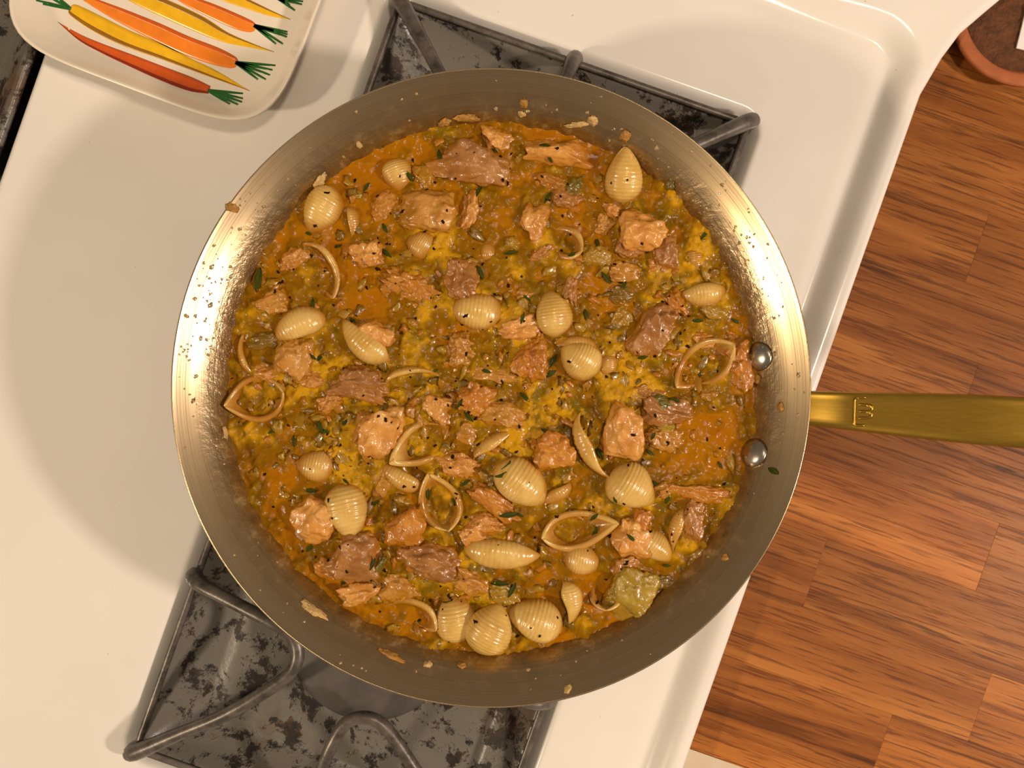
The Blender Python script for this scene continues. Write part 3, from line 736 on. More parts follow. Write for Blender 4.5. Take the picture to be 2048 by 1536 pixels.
SHELLS = [  # x, y, length px, width px, axis angle, roll, pitch, rise mm, half-arc, label
 (1250, 352, 108, 70, 92, 178, 22, 1.5, 120, 'plump ridged shell lying back up against the pan wall, away from the handle'),
 (797, 346, 74, 62, 70, 142, 0, -2.6, 120, 'half-sunk pale shell with a thyme leaf on its edge'),
 (638, 412, 100, 66, -62, 205, 0, -2.2, 120, 'pale sunken shell against the wall nearest the carrot plate'),
 (697, 443, 72, 46, 80, 62, 0, -3.2, 125, 'thin upright lip of a sunken shell near the carrot plate side'),
 (640, 540, 118, 68, 62, 24, 0, -1.2, 108, 'large sunken open shell holding orange broth'),
 (595, 648, 112, 70, -22, 122, 0, -1.5, 122, 'broad shell with slanting straight edge beside a pink chicken chunk'),
 (726, 686, 118, 62, 42, -118, 0, 0.5, 125, 'shell hugging a smooth pink chicken chunk along its opening'),
 (838, 484, 66, 56, 30, 175, 0, -2.6, 120, 'small round shell back under a sauced chicken chunk'),
 (978, 502, 46, 38, 0, 180, 0, -3.0, 120, 'tiny pale shell tip just breaking the broth surface'),
 (950, 621, 112, 66, 8, 175, 0, -0.8, 120, 'ridged shell back with a yellow fleck at its tip'),
 (1108, 626, 92, 70, 82, 152, 0, 1.0, 122, 'smooth glossy shell back with a notched top edge'),
 (1162, 722, 88, 74, 30, 208, 8, 0.5, 122, 'rounded glossy shell back below a thin arching pasta lip'),
 (1152, 690, 86, 44, 4, 68, 0, -2.2, 125, 'thin arching lip of a sunken shell'),
 (1216, 730, 50, 42, 80, 170, 0, -1.6, 120, 'small shell end tucked against a rounded glossy shell'),
 (1408, 731, 132, 80, -36, 4, -6, 1.4, 104, 'wide open shell cupping broth beside the rivets'),
 (1406, 590, 98, 52, -6, -118, 0, -1.6, 122, 'pointed shell with straight edge in greenish broth near the handle side'),
 (1390, 518, 62, 46, 85, 178, 0, -3.2, 120, 'dull sunken shell back among green leek'),
 (1122, 480, 100, 62, 28, 8, -20, -2.2, 104, 'hooked pasta lip rising from a sunken shell'),
 (512, 798, 112, 92, -14, 0, 0, -0.6, 100, 'wide open shell full of green broth against the pan wall'),
 (500, 704, 94, 56, 78, -36, 0, -2.6, 112, 'sunken curved lip beside a dark green leek clump'),
 (820, 762, 110, 56, -12, 34, 0, -1.0, 112, 'shell showing one pale arched edge over green broth'),
 (838, 890, 126, 72, -30, 6, 12, 0.9, 108, 'open shell like an eye touching a pink chicken chunk'),
 (992, 892, 118, 52, -34, 58, 0, -2.6, 120, 'long wavy lip of a sunken shell'),
 (798, 956, 100, 50, 30, -112, 0, -1.6, 122, 'half-sunk shell slanting below the eye-shaped open shell'),
 (878, 1003, 112, 84, 72, 0, 0, 1.2, 112, 'upright oval open shell with a nick in its rim'),
 (694, 1024, 114, 80, 76, 176, -4, 1.2, 122, 'strongly ridged shell back leaning on a square chicken chunk'),
 (626, 932, 86, 62, 10, 178, 0, -2.6, 120, 'dim shell back under thick yellow broth'),
 (1044, 964, 122, 80, 36, 148, 0, 0.2, 122, 'large shell back with two thyme leaves at its end'),
 (1110, 992, 84, 40, -32, -100, 0, -2.4, 122, 'narrow pale shell edge beside the large thyme-topped shell'),
 (1186, 892, 136, 66, 66, -52, 0, 0.6, 118, 'crescent-shaped shell open towards a big smooth chicken chunk'),
 (1266, 974, 106, 90, 32, 150, 0, 0.6, 122, 'broad ridged shell back on the rivet side of the crescent shell'),
 (1159, 1059, 144, 76, -12, 0, 0, 1.6, 108, 'long eye-shaped open shell with pepper and thyme inside'),
 (1003, 1109, 146, 58, 6, -140, 0, 1.6, 130, 'spindle-shaped ridged shell with two pointed tips'),
 (1166, 1122, 80, 56, 10, 176, 0, -1.6, 122, 'small shell back partly under the long eye-shaped shell'),
 (1314, 1092, 86, 56, 38, 128, 0, -1.2, 122, 'triangular pale shell flank with a peppercorn speck'),
 (1356, 1062, 98, 40, 104, -72, 0, -1.2, 122, 'narrow upright shell edge beside a dark chicken lump'),
 (1138, 1206, 86, 60, 82, 66, 0, -0.4, 140, 'shell on its side showing two parallel curved lips'),
 (1213, 1180, 84, 66, 92, 4, -30, -2.0, 110, 'U-shaped pasta lip rising from orange broth'),
 (1070, 1237, 116, 80, 20, 145, 0, 0.6, 122, 'ridged shell back touching the shell with two parallel lips'),
 (979, 1268, 100, 82, 118, 174, 0, 1.2, 122, 'ridged shell back at the edge of the stew nearest the burner grate'),
 (911, 1240, 100, 74, 82, 176, 0, -0.6, 122, 'yellowish sauce-covered shell back between two other shells'),
 (828, 1230, 104, 58, 26, 24, -10, -1.0, 110, 'open shell with thick pale lip in dark orange broth'),
]
CUPS = {(1408, 731): (80, 2.4), (512, 798): (80, 2.2), (838, 890): (84, 2.6), (878, 1003): (82, 3.0), (1159, 1059): (82, 3.4), (640, 540): (88, 0.2), (1122, 480): (84, 0.4), (828, 1230): (84, 1.2), (1213, 1180): (84, 0.6)}
foods = []                                            # x, y, half extents, angle for the broth rim around each piece
for k, (px, py, ln, wd, ang, roll, pit, rise, th, lab) in enumerate(SHELLS):
    cup = (px, py) in CUPS
    if cup: th, rise = CUPS[(px, py)]
    me = shell_mesh(ln * KB * 0.5 * 1.04, wd * KB * 0.5, th, 100 + k)
    p = P(px, py, ZB + 0.002); p.z = ZB + rise * 0.001
    o = link('pasta_shell', me, M['pasta'], loc=p, rot=(math.radians(roll), math.radians(pit), math.radians(-ang)))
    tag(o, lab, 'pasta', 'pasta shells in the stew')
    lean_on_wall(o); p = o.location
    foods.append((p.x, p.y, ln * KB * 0.5, wd * KB * 0.5, math.radians(-ang), -0.7 if cup else 0.7 if rise > -1.5 else 0.3))

# ------------------------------------------------------------------ food: chicken
_b = bmesh.new(); bmesh.ops.create_icosphere(_b, subdivisions=5, radius=1.0); _b.verts.ensure_lookup_table()
ICO = np.array([v.co[:] for v in _b.verts]); ICOF = [[v.index for v in f.verts] for f in _b.faces]; _b.free()
_b = bmesh.new(); bmesh.ops.create_icosphere(_b, subdivisions=2, radius=1.0); _b.verts.ensure_lookup_table()
ICO2 = np.array([v.co[:] for v in _b.verts]); ICO2F = [[v.index for v in f.verts] for f in _b.faces]; _b.free()
_b = bmesh.new(); bmesh.ops.create_icosphere(_b, subdivisions=4, radius=1.0); _b.verts.ensure_lookup_table()
ICO3 = np.array([v.co[:] for v in _b.verts]); ICO3F = [[v.index for v in f.verts] for f in _b.faces]; _b.free()
def chunk_mesh(name, a, b, c, seed, crumb=0.0, p=3.4, base=(None, None)):
    D, Fc = base if base[0] is not None else (ICO, ICOF)
    rs = np.random.RandomState(seed); sc = np.array([a, b, c])
    r = (np.abs(D) ** p).sum(1) ** (-1 / p); Q = D * r[:, None]
    for _ in range(7):
        n = rs.normal(size=3); n[2] *= 0.6; n /= np.linalg.norm(n); off = rs.uniform(0.62, 0.95)
        d = Q @ n; Q = Q - np.outer(np.maximum(d - off, 0) * 0.85, n)
    off = rs.uniform(0, 30, 3)
    low = fbm(Q * 1.3 + off, 2); Q = Q * (1 + 0.20 * low)[:, None]
    mid = fbm(Q * (3.4 + 1.2 * crumb) + off + 5, 3, 0.55); hi = fbm(Q * 11 + off + 9, 2)
    cre = -np.abs(fbm(Q * 2.2 + off + 14, 2))
    Q = Q * (1 + (0.055 + 0.13 * crumb) * mid + (0.014 + 0.035 * crumb) * hi + 0.16 * cre + 0.04)[:, None]
    return make_mesh(name, Q * sc, Fc)
CHICK = [ # x, y, w, h, angle, tone, crumb, lift, label
 (932, 322, 140, 78, 6, 1, .35, .2, 'long mauve-brown chicken chunk with a thyme leaf on its end'),
 (992, 278, 56, 70, -30, 0, .1, .1, 'pale pointed chicken tip behind the long mauve-brown chunk'),
 (1112, 308, 130, 66, 6, 0, .3, .3, 'long pinkish chicken chunk with leek on its middle, near the pan wall'),
 (1103, 358, 62, 44, 20, 1, .3, -.1, 'brown folded chicken scrap touching the long pinkish chunk'),
 (1137, 389, 62, 54, 20, 1, .5, 0, 'small chicken lump with green leek draped over it'),
 (866, 416, 118, 84, 8, 3, .2, .3, 'broad golden sauced chicken chunk'),
 (936, 414, 50, 84, 10, 0, .5, 0, 'shaggy upright chicken scrap beside the broad golden chunk'),
 (1073, 442, 56, 80, 15, 0, .2, .1, 'pale wedge of chicken with a single pepper speck'),
 (1222, 417, 34, 32, 0, 0, .4, .1, 'tiny pink chicken crumb near the plump ridged shell'),
 (1214, 447, 44, 42, 0, 3, .5, 0, 'small knobbly chicken crumb next to the big squarish chunk'),
 (1284, 458, 92, 80, -10, 0, .12, .5, 'big squarish light pink chicken chunk near the pan wall'),
 (1260, 492, 66, 54, 35, 1, .4, .1, 'mauve ragged chicken flap under the big squarish chunk'),
 (1334, 516, 58, 70, 15, 1, .3, .2, 'mauve-brown rounded chicken lump beside the big squarish chunk'),
 (1308, 530, 34, 30, 0, 0, .3, 0, 'little pale chicken nub tucked under a mauve lump'),
 (590, 512, 46, 66, 30, 0, .3, 0, 'pink chicken finger near the large sunken open shell'),
 (738, 505, 72, 62, 30, 0, .5, 0, 'ragged pink chicken scrap with a thyme leaf'),
 (822, 578, 100, 64, 20, 2, .9, 0, 'crumbly brown chicken cluster in the middle broth'),
 (862, 606, 64, 38, 10, 1, .8, -.1, 'low brown chicken crumbs trailing from a crumbly cluster'),
 (922, 556, 72, 70, 10, 1, .5, .2, 'dark mauve chicken chunk with a frayed yellow edge'),
 (1037, 656, 78, 44, -12, 0, .25, .3, 'flat pink chicken bar above a charred crumbly lump'),
 (1066, 708, 72, 86, 10, 2, .8, .2, 'charred crumbly chicken lump beside the rounded glossy shell'),
 (1142, 578, 34, 66, 8, 1, .6, .1, 'slim brown chicken strip rising from the notched shell'),
 (1086, 508, 60, 34, -25, 1, .5, -.1, 'low mauve chicken flap beside the hooked pasta lip'),
 (745, 668, 72, 72, 40, 0, .1, .1, 'smooth pink chicken chunk hugged by a shell'),
 (592, 716, 66, 92, 8, 3, .15, .2, 'tall pink chicken chunk with a bright yellow smear'),
 (625, 756, 48, 40, 20, 0, .3, 0, 'small speckled chicken nub beside the yellow-smeared chunk'),
 (712, 772, 110, 66, 12, 1, .85, .1, 'wide crumbly chicken cluster in thick yellow broth'),
 (655, 806, 50, 36, -30, 0, .5, -.1, 'little shiny chicken crumb below the wide crumbly cluster'),
 (548, 606, 80, 56, -15, 3, .3, -.1, 'sauce-coated chicken lump at the wall facing the stove enamel'),
 (764, 862, 84, 96, 20, 0, .2, .4, 'pink cubed chicken chunk with yellow flap, touching the eye-shaped shell'),
 (724, 852, 42, 70, 10, 3, .3, .1, 'orange chicken flap on the side of the pink cubed chunk'),
 (877, 816, 62, 54, 20, 0, .15, 0, 'rounded smooth pink chicken nub above the eye-shaped shell'),
 (834, 822, 44, 64, 15, 3, .4, -.1, 'sauced chicken sliver beside the rounded smooth nub'),
 (952, 794, 62, 74, 35, 2, .6, .1, 'knobbly golden chicken piece in the middle of the stew'),
 (1003, 828, 92, 60, 18, 3, .4, .1, 'golden chicken flap joined to the knobbly middle piece'),
 (990, 746, 98, 46, 8, 3, .3, -.1, 'curved boat-shaped chicken slice with sauce in its hollow'),
 (908, 928, 88, 54, 18, 0, .6, 0, 'pink flaky chicken piece with a pepper speck below the wavy lip'),
 (943, 866, 60, 52, 20, 3, .3, -.3, 'chicken piece mostly under sauce between two open shells'),
 (1110, 906, 82, 78, 12, 2, .3, .2, 'folded orange-pink chicken chunk beside the crescent shell'),
 (1241, 864, 88, 118, 4, 0, .08, .6, 'big smooth shield-shaped pink chicken chunk'),
 (1325, 830, 108, 64, 8, 1, .3, .1, 'wide brownish chicken chunk with leek next to the shield-shaped one'),
 (1328, 882, 66, 52, 10, 3, .6, 0, 'small lumpy chicken piece below the wide brownish chunk'),
 (1308, 782, 78, 44, -10, 1, .5, -.1, 'low mauve chicken scrap near the wide open rivet-side shell'),
 (1306, 660, 76, 104, 40, 1, .35, .2, 'slanting pink-brown chicken chunk with a shiny edge'),
 (1352, 604, 34, 64, -35, 2, .3, .2, 'curled orange chicken strip at the end of the slanting chunk'),
 (1246, 545, 76, 50, 12, 3, .4, -.1, 'orange sauced chicken piece among green leek'),
 (1474, 712, 42, 76, 8, 2, .3, .0, 'tan chicken shred between the open shell and a rivet'),
 (1488, 742, 56, 74, 15, 2, .3, .1, 'tan chicken flake lying right against the rivet'),
 (630, 1038, 76, 86, 25, 0, .08, .5, 'square pale pink chicken chunk beside the strongly ridged shell'),
 (714, 1108, 116, 98, 15, 1, .2, .3, 'large smooth mauve chicken chunk with a green sliver'),
 (656, 1140, 50, 40, 20, 2, .3, .1, 'small brown chicken nub on the pan-wall side of the mauve chunk'),
 (716, 1190, 84, 48, -12, 0, .4, .2, 'pink cylinder-like chicken piece at the broth edge'),
 (814, 1060, 76, 92, -10, 2, .2, .4, 'orange seared chicken chunk with pepper specks'),
 (856, 1130, 116, 78, 8, 1, .5, .1, 'wide glossy mauve chicken slab'),
 (796, 1176, 92, 52, 15, 3, .6, -.1, 'lumpy sauce-coated chicken between the slab and the open thick-lipped shell'),
 (967, 1052, 64, 54, 10, 0, .6, .3, 'knobbly pink chicken crumb behind the spindle-shaped shell'),
 (944, 1076, 50, 56, -20, 0, .4, .1, 'pale chicken flap at the tip of the spindle-shaped shell'),
 (986, 1000, 108, 46, 34, 2, .5, .2, 'reddish-brown chicken strip running beside the oval open shell'),
 (1258, 1078, 78, 90, -15, 0, .3, .1, 'pinkish chicken chunk touching the long eye-shaped shell'),
 (1274, 1052, 44, 66, 15, 2, .2, .3, 'orange edge piece lying on the pinkish chunk'),
 (1386, 1050, 50, 88, 8, 1, .2, .1, 'dark shiny chicken lump near the pan wall on the counter side'),
 (1402, 988, 112, 44, 6, 2, .5, 0, 'orange ragged chicken strip near the counter-side wall'),
 (1345, 976, 64, 34, -15, 3, .5, -.1, 'small sauced chicken scrap beside the broad ridged shell'),
 (942, 1168, 78, 62, 25, 3, .7, 0, 'lumpy chicken and leek piece beside a floating thyme leaf'),
 (1248, 1140, 58, 54, 15, 1, .4, 0, 'mauve chicken piece beside the big green leek chunk'),
 (762, 966, 46, 70, 20, 3, .5, -.1, 'yellowish chicken sliver between two sunken shells'),
 (1052, 590, 70, 46, -15, 3, .6, -.2, 'low chicken scrap near the notched shell'),
 (1408, 682, 56, 32, 5, 0, .3, -.1, 'small pink chicken end above the wide open rivet-side shell'),
 (935, 700, 74, 60, 10, 3, .7, -.3, 'chicken crumbs under thick yellow sauce'),
 (530, 738, 66, 50, 10, 0, .5, -.2, 'ragged pink chicken scrap near the sunken curved lip'),
 (765, 415, 50, 64, 15, 0, .6, -.2, 'faint pink chicken shred beside the broad golden chunk'),
]
for k, (px, py, wd, ht, ang, tone, cr, lift, lab) in enumerate(CHICK):
    a, b = wd * KB * 0.53, ht * KB * 0.53; c = min(0.0095, max(0.0045, 0.72 * min(a, b)))
    me = chunk_mesh('chicken_chunk', a, b, c, 300 + k, cr)
    p = P(px, py, ZB + 0.003); p.z = ZB - 0.0012 + lift * 0.0065
    o = link('chicken_chunk', me, M['chick%d' % tone], loc=p, rot=(0, 0, math.radians(-ang)))
    tag(o, lab, 'chicken', 'chicken pieces in the stew'); press_on_wall(o)
    foods.append((p.x, p.y, a, b, math.radians(-ang), 1.0))
# ------------------------------------------------------------------ food: leek and squash pieces
VEG = [ # x, y, w, h, ang, mat, lift, label
 (1264, 1192, 96, 104, 20, 'leek', .1, 'big translucent green leek chunk at the broth edge'),
 (1190, 514, 60, 46, 10, 'leek', .02, 'pale leek slice near the hooked pasta lip'),
 (845, 350, 52, 48, 20, 'squash', 0, 'yellow vegetable lump beside the pale shell with thyme'),
 (1008, 345, 34, 56, 5, 'squash', .1, 'bright yellow vegetable piece at the end of the mauve chunk'),
 (935, 350, 80, 26, 5, 'leek', 0, 'shredded leek under the long mauve-brown chunk'),
 (1412, 492, 62, 52, 30, 'leekg', -.2, 'soft green leek slice near the plump shell side wall'),
 (1238, 588, 56, 36, 10, 'leekg', 0, 'green leek ring piece below the orange sauced chicken'),
 (1246, 636, 52, 46, -20, 'leek', -.1, 'leek lump beside the slanting chicken chunk'),
 (524, 682, 62, 40, 5, 'leekg', 0, 'dark green leek clump beside the sunken curved lip'),
 (1006, 1190, 66, 54, 30, 'leek', 0, 'pale leek piece with a thyme leaf lying on it'),
 (1328, 1166, 60, 34, -15, 'leekg', 0, 'dark green leek strip near the counter-side wall'),
 (1430, 620, 62, 44, 0, 'leek', .02, 'yellow-green leek below the pointed shell'),
 (1148, 376, 34, 44, 15, 'leekg', .2, 'green leek scrap draped over a small chicken lump'),
 (1420, 790, 46, 32, 20, 'squash', 0, 'pale squash piece touching the wide open shell'),
 (1430, 812, 26, 22, 0, 'squash', 0, 'tiny yellow ring beside the pale squash piece'),
 (760, 1130, 18, 44, 25, 'leekg', .4, 'green bean-like sliver on the mauve chunk'),
 (608, 700, 34, 40, -20, 'squash', .1, 'bright yellow squash smear on the tall pink chunk'),
 (1400, 1112, 46, 30, -20, 'leek', .04, 'little leek scrap by the dark shiny lump'),
 (508, 1010, 44, 34, 60, 'leekg', -.1, 'greenish leek scrap at the stew edge by the stove enamel'),
 (1310, 700, 60, 34, -20, 'leek', .02, 'pale leek scrap below the slanting chunk'),
 (905, 1148, 44, 34, 10, 'leekg', -.1, 'green leek scrap beside the glossy mauve slab'),
 (1085, 480, 44, 34, 0, 'leekg', -.1, 'dark leek scrap under the pale wedge of chicken'),
 (1045, 845, 60, 34, 10, 'leek', -.1, 'pale leek tangle beside the golden chicken flap'),
 (690, 905, 70, 38, 20, 'leek', -.2, 'pale leek tangle below the orange chicken flap'),
 (1320, 806, 40, 30, 0, 'leekg', .4, 'leek on top of the wide brownish chicken chunk'),
 (1025, 485, 30, 26, 0, 'leek', .1, 'small white leek crumb near the tiny shell tip'),
 (1330, 852, 46, 26, 0, 'leek', .3, 'pale leek strip between two brownish chicken pieces'),
 (770, 1195, 46, 34, 10, 'squash', 0, 'yellow squash lump beside the pink cylinder-like piece'),
 (985, 1215, 46, 30, 10, 'squash', 0, 'yellow squash lump beside three shell backs'),
]
for k, (px, py, wd, ht, ang, mt, lift, lab) in enumerate(VEG):
    a, b = wd * KB * 0.52, ht * KB * 0.52; c = min(0.0055, max(0.0025, 0.6 * min(a, b)))
    me = chunk_mesh('leek_piece' if mt != 'squash' else 'squash_piece', a, b, c, 700 + k, 0.45, 2.4)
    p = P(px, py, ZB + 0.002); p.z = ZB - 0.0008 + lift * 0.011
    o = link(me.name, me, M[mt], loc=p, rot=(0, 0, math.radians(-ang)))
    tag(o, lab, 'vegetable', 'leek and squash pieces in the stew'); press_on_wall(o)
    foods.append((p.x, p.y, a, b, math.radians(-ang), 0.6))

# ------------------------------------------------------------------ broth
def build_broth():
    n = 470; R = 0.1366; lin = np.linspace(-R - 0.0004, R + 0.0004, n); x, y = np.meshgrid(lin, lin, indexing='ij')
    st = lin[1] - lin[0]
    def ffield(lam, seed, sl=1.6):
        r = np.random.RandomState(seed); N = 512; g = r.normal(size=(N, N)); fx = np.fft.fftfreq(N, st)
        k = np.hypot(fx[:, None], fx[None, :]); filt = np.exp(-(k * lam) ** sl) * (k > 0)
        h = np.fft.ifft2(np.fft.fft2(g) * filt).real; h = h[:n, :n]; return (h - h.mean()) / h.std()
    a, b, c, d = ffield(0.030, 1), ffield(0.012, 2), ffield(0.006, 3), ffield(0.0028, 4)
    mush = 0.48 + 0.16 * a + 0.10 * b + 0.07 * c
    # clear orange pools and thick yellow-green pools where the stew has them
    for px, py, r, v in ((990, 430, 75, -.35), (900, 690, 70, -.2), (560, 1010, 90, -.28), (1225, 1110, 60, -.35), (1100, 1140, 60, -.25), (870, 1130, 40, -.1), (1270, 600, 60, -.2), (1400, 860, 90, -.25),
                         (720, 380, 80, -.3), (640, 480, 60, -.3), (700, 580, 70, -.3), (800, 290, 90, -.3), (1180, 430, 60, -.3), (1100, 260, 90, -.3), (740, 1230, 80, -.3), (1200, 1230, 70, -.35), (1180, 560, 60, -.2),
                         (640, 850, 90, .25), (700, 930, 90, .25), (880, 760, 90, .2), (1080, 800, 90, .25), (980, 1130, 90, .2), (640, 700, 70, .15), (1240, 720, 80, .15), (500, 900, 60, .1), (1000, 560, 80, .1), (880, 510, 60, .15), (1420, 640, 60, .2), (1430, 520, 50, .3), (1440, 1000, 60, .15)):
        q = P(px, py, ZB); mush += v * np.exp(-((x + PC.x - q.x) ** 2 + (y + PC.y - q.y) ** 2) / (2 * (r * KB * 0.8) ** 2))
    mush = np.clip(mush, 0, 1)
    h = 0.00028 * a + 0.00030 * b + (0.00025 + 0.0005 * mush) * c * 0.6 + (0.00006 + 0.00022 * mush) * d
    for fx_, fy_, ea, eb, an, amp in foods:
        dx, dy = x + PC.x - fx_, y + PC.y - fy_; ca, sa = math.cos(an), math.sin(an)
        u_, v_ = (dx * ca + dy * sa) / ea, (-dx * sa + dy * ca) / eb; rr_ = np.sqrt(u_ * u_ + v_ * v_) + 1e-6
        dd = (rr_ - 1) * min(ea, eb)
        if amp > 0: h += amp * 0.0008 * np.exp(-np.maximum(dd, 0) / 0.0022) * (rr_ < 3)
        else: h -= 0.0008 * (rr_ < 1.0) * np.clip((1.0 - rr_) * 4, 0, 1)
        mush = mush + abs(amp) * 0.10 * np.exp(-np.maximum(dd, 0) / 0.004)
    h = np.minimum(h, 0.0022)
    rad = np.hypot(x, y); ang = np.arctan2(y, x)
    h += 0.0009 * np.exp(-(R - rad) / 0.0022)
    inside = rad < R
    scale = np.where(rad > R - st * 1.5, (R + 0.0003) / np.maximum(rad, 1e-6), 1.0)
    keep = rad < R + st * 0.5
    X, Y = np.where(rad > R - st * 0.5, x * scale, x), np.where(rad > R - st * 0.5, y * scale, y)
    ids = -np.ones(x.shape, int); ids[keep] = np.arange(keep.sum())
    vs_ = np.stack([X[keep], Y[keep], h[keep]], -1)
    q = keep[:-1, :-1] & keep[1:, :-1] & keep[1:, 1:] & keep[:-1, 1:]
    fs = np.stack([ids[:-1, :-1][q], ids[1:, :-1][q], ids[1:, 1:][q], ids[:-1, 1:][q]], -1)
    o = obj('broth', vs_, fs, M['broth']); o.location = (PC.x, PC.y, ZB)
    at = o.data.attributes.new('mush', 'FLOAT', 'POINT'); at.data.foreach_set('value', np.clip(mush[keep], 0, 1).astype(np.float32))
    return tag(o, 'thick golden-brown broth filling the steel pan', 'broth')
broth = build_broth()
bpy.context.view_layer.update()

# ------------------------------------------------------------------ thyme, flecks, specks
DG = bpy.context.evaluated_depsgraph_get()
def cast(px, py):
    o = Vector((0, 0, HC)); d = (P(px, py, 0) - o).normalized()
    ok, loc, nrm, _, ob, _ = scn.ray_cast(DG, o, d)
    return (loc, nrm, ob) if ok else (None, None, None)
def leaf_mesh():
    vs_, fs = [], []; n, m = 11, 5
    for i in range(n):
        t = i / (n - 1); wd = 0.5 * 0.30 * math.sin(math.pi * min(1, t * 0.98 + 0.01)) ** 0.8 + 0.004
        for j in range(m):
            s_ = j / (m - 1) * 2 - 1; vs_.append((t - 0.5, s_ * wd, 0.05 * s_ * s_ + 0.10 * math.sin(math.pi * t) - 0.05))
    for i in range(n - 1):
        for j in range(m - 1): fs.append((i * m + j, (i + 1) * m + j, (i + 1) * m + j + 1, i * m + j + 1))
    N = len(vs_); vs_ += [(x, y, z - 0.05) for x, y, z in vs_]; fs += [tuple(N + k for k in f[::-1]) for f in fs]
    rim = [i * m for i in range(n)] + [(n - 1) * m + j for j in range(1, m)] + [i * m + m - 1 for i in range(n - 2, -1, -1)] + [j for j in range(m - 2, 0, -1)]
    for a_, b_ in zip(rim, rim[1:] + rim[:1]): fs.append((a_, a_ + N, b_ + N, b_))
    me = make_mesh('thyme_leaf', vs_, fs); fix_normals(me); me.materials.append(M['thyme']); return me
LEAF = leaf_mesh()
import re
def short(lab): return re.split(r',| with | beside | near | at | below | behind | among | against | lying | towards | above | holding | under | touching | between | rising | running | in | on | of ', lab)[0]
def near(loc):
    best = min((o for o in scn.objects if o.parent is None and o.get('group') in ('pasta shells in the stew', 'chicken pieces in the stew')), key=lambda o: (o.location - loc).length)
    return best
LEAVES = [(818, 352, 48, 26), (733, 374, -55, 20), (770, 456, 62, 20), (617, 467, 25, 16), (880, 313, 80, 28), (990, 301, 35, 14), (957, 384, -58, 24), (1095, 396, -60, 24), (1090, 292, 10, 22), (1100, 318, 60, 16),
 (1408, 470, -50, 20), (627, 608, 85, 24), (773, 506, 40, 26), (676, 493, -20, 16), (518, 560, 100, 46), (640, 716, -40, 22), (624, 713, 35, 22), (1022, 506, -10, 26), (1145, 509, -15, 18), (1045, 636, -75, 22), (1172, 632, 80, 26),
 (960, 546, 65, 30), (1054, 596, 40, 16), (1195, 487, 75, 24), (1213, 556, 50, 30), (1247, 572, -60, 20), (1285, 714, -8, 20), (1396, 642, 0, 20), (1106, 722, -60, 30), (1100, 748, -30, 26), (918, 808, -60, 22), (938, 833, 48, 26), (1005, 946, -5, 34), (1010, 931, -48, 28),
 (930, 966, -32, 24), (1050, 795, 45, 26), (690, 845, -50, 18), (640, 852, 70, 30), (652, 862, 20, 22), (588, 882, 85, 22), (692, 963, 40, 16), (622, 982, 0, 26), (748, 1008, -40, 22), (855, 986, 84, 26), (908, 1003, 55, 16), (1017, 1030, -5, 36), (1000, 1168, 2, 34), (1024, 1180, -60, 30),
 (898, 1201, 4, 24), (1189, 1065, -70, 26), (1188, 1034, -40, 20), (1262, 1076, 42, 22), (1312, 968, 50, 18), (1335, 998, -70, 18), (1333, 1131, 5, 16), (1349, 801, 20, 24), (1398, 744, 80, 18), (1198, 905, 60, 30), (1306, 872, -60, 16), (686, 1166, -70, 18), (620, 1095, -50, 20), (1470, 642, 30, 18),
 (545, 862, -30, 18), (705, 640, 40, 16), (870, 742, -30, 14), (972, 742, 20, 20), (1090, 862, 30, 18), (1230, 1000, 60, 14), (1040, 1030, 30, 16), (745, 1128, -65, 24), (1300, 905, 40, 18), (1440, 930, 60, 16)]
for k, (px, py, ang, ln) in enumerate(LEAVES):
    loc, nrm, ob = cast(px, py)
    if loc is None: continue
    o = bpy.data.objects.new('thyme_leaf', LEAF); C.objects.link(o)
    n = (nrm + Vector((0, 0, 1.2))).normalized(); q = Vector((0, 0, 1)).rotation_difference(n).to_matrix().to_4x4()
    s_ = ln * KB * 1.1
    o.matrix_world = Matrix.Translation(loc + n * s_ * 0.06) @ q @ Matrix.Rotation(math.radians(-ang), 4, 'Z') @ Matrix.Diagonal((s_, s_ * (0.9 if ln > 20 else 1.1), s_, 1))
    onit = ob.get('group') in ('pasta shells in the stew', 'chicken pieces in the stew')
    tag(o, 'dark thyme leaf ' + ('lying on the ' if onit else 'floating beside the ') + short(ob['label'] if onit else near(loc)['label']), 'herb', 'thyme leaves on the stew')
groups_ = {}
for o in [q for q in scn.objects if q.name.startswith('thyme_leaf')]: groups_.setdefault(o['label'], []).append(o)
for lb, os_ in groups_.items():
    if len(os_) > 1:
        os_.sort(key=lambda q: -q.scale.x)
        for q, wd_ in zip(os_, ('long ', 'short ', 'tiny ')): q['label'] = wd_ + lb
WALL_THYME = [(1547, 942, 30, 22), (433, 883, 60, 14), (1330, 395, 60, 26)]
for px, py, ang, ln in WALL_THYME[:1]:
    loc, nrm, ob = cast(px, py); o = bpy.data.objects.new('thyme_leaf', LEAF); C.objects.link(o); s_ = ln * KB * 1.1
    o.matrix_world = Matrix.Translation(loc + nrm * s_ * 0.06) @ Vector((0, 0, 1)).rotation_difference(nrm).to_matrix().to_4x4() @ Matrix.Rotation(math.radians(-ang), 4, 'Z') @ Matrix.Diagonal((s_, s_ * 1.5, s_, 1))
    tag(o, 'dark thyme leaf stuck high on the pan wall by the rivets', 'herb', 'thyme leaves on the stew')
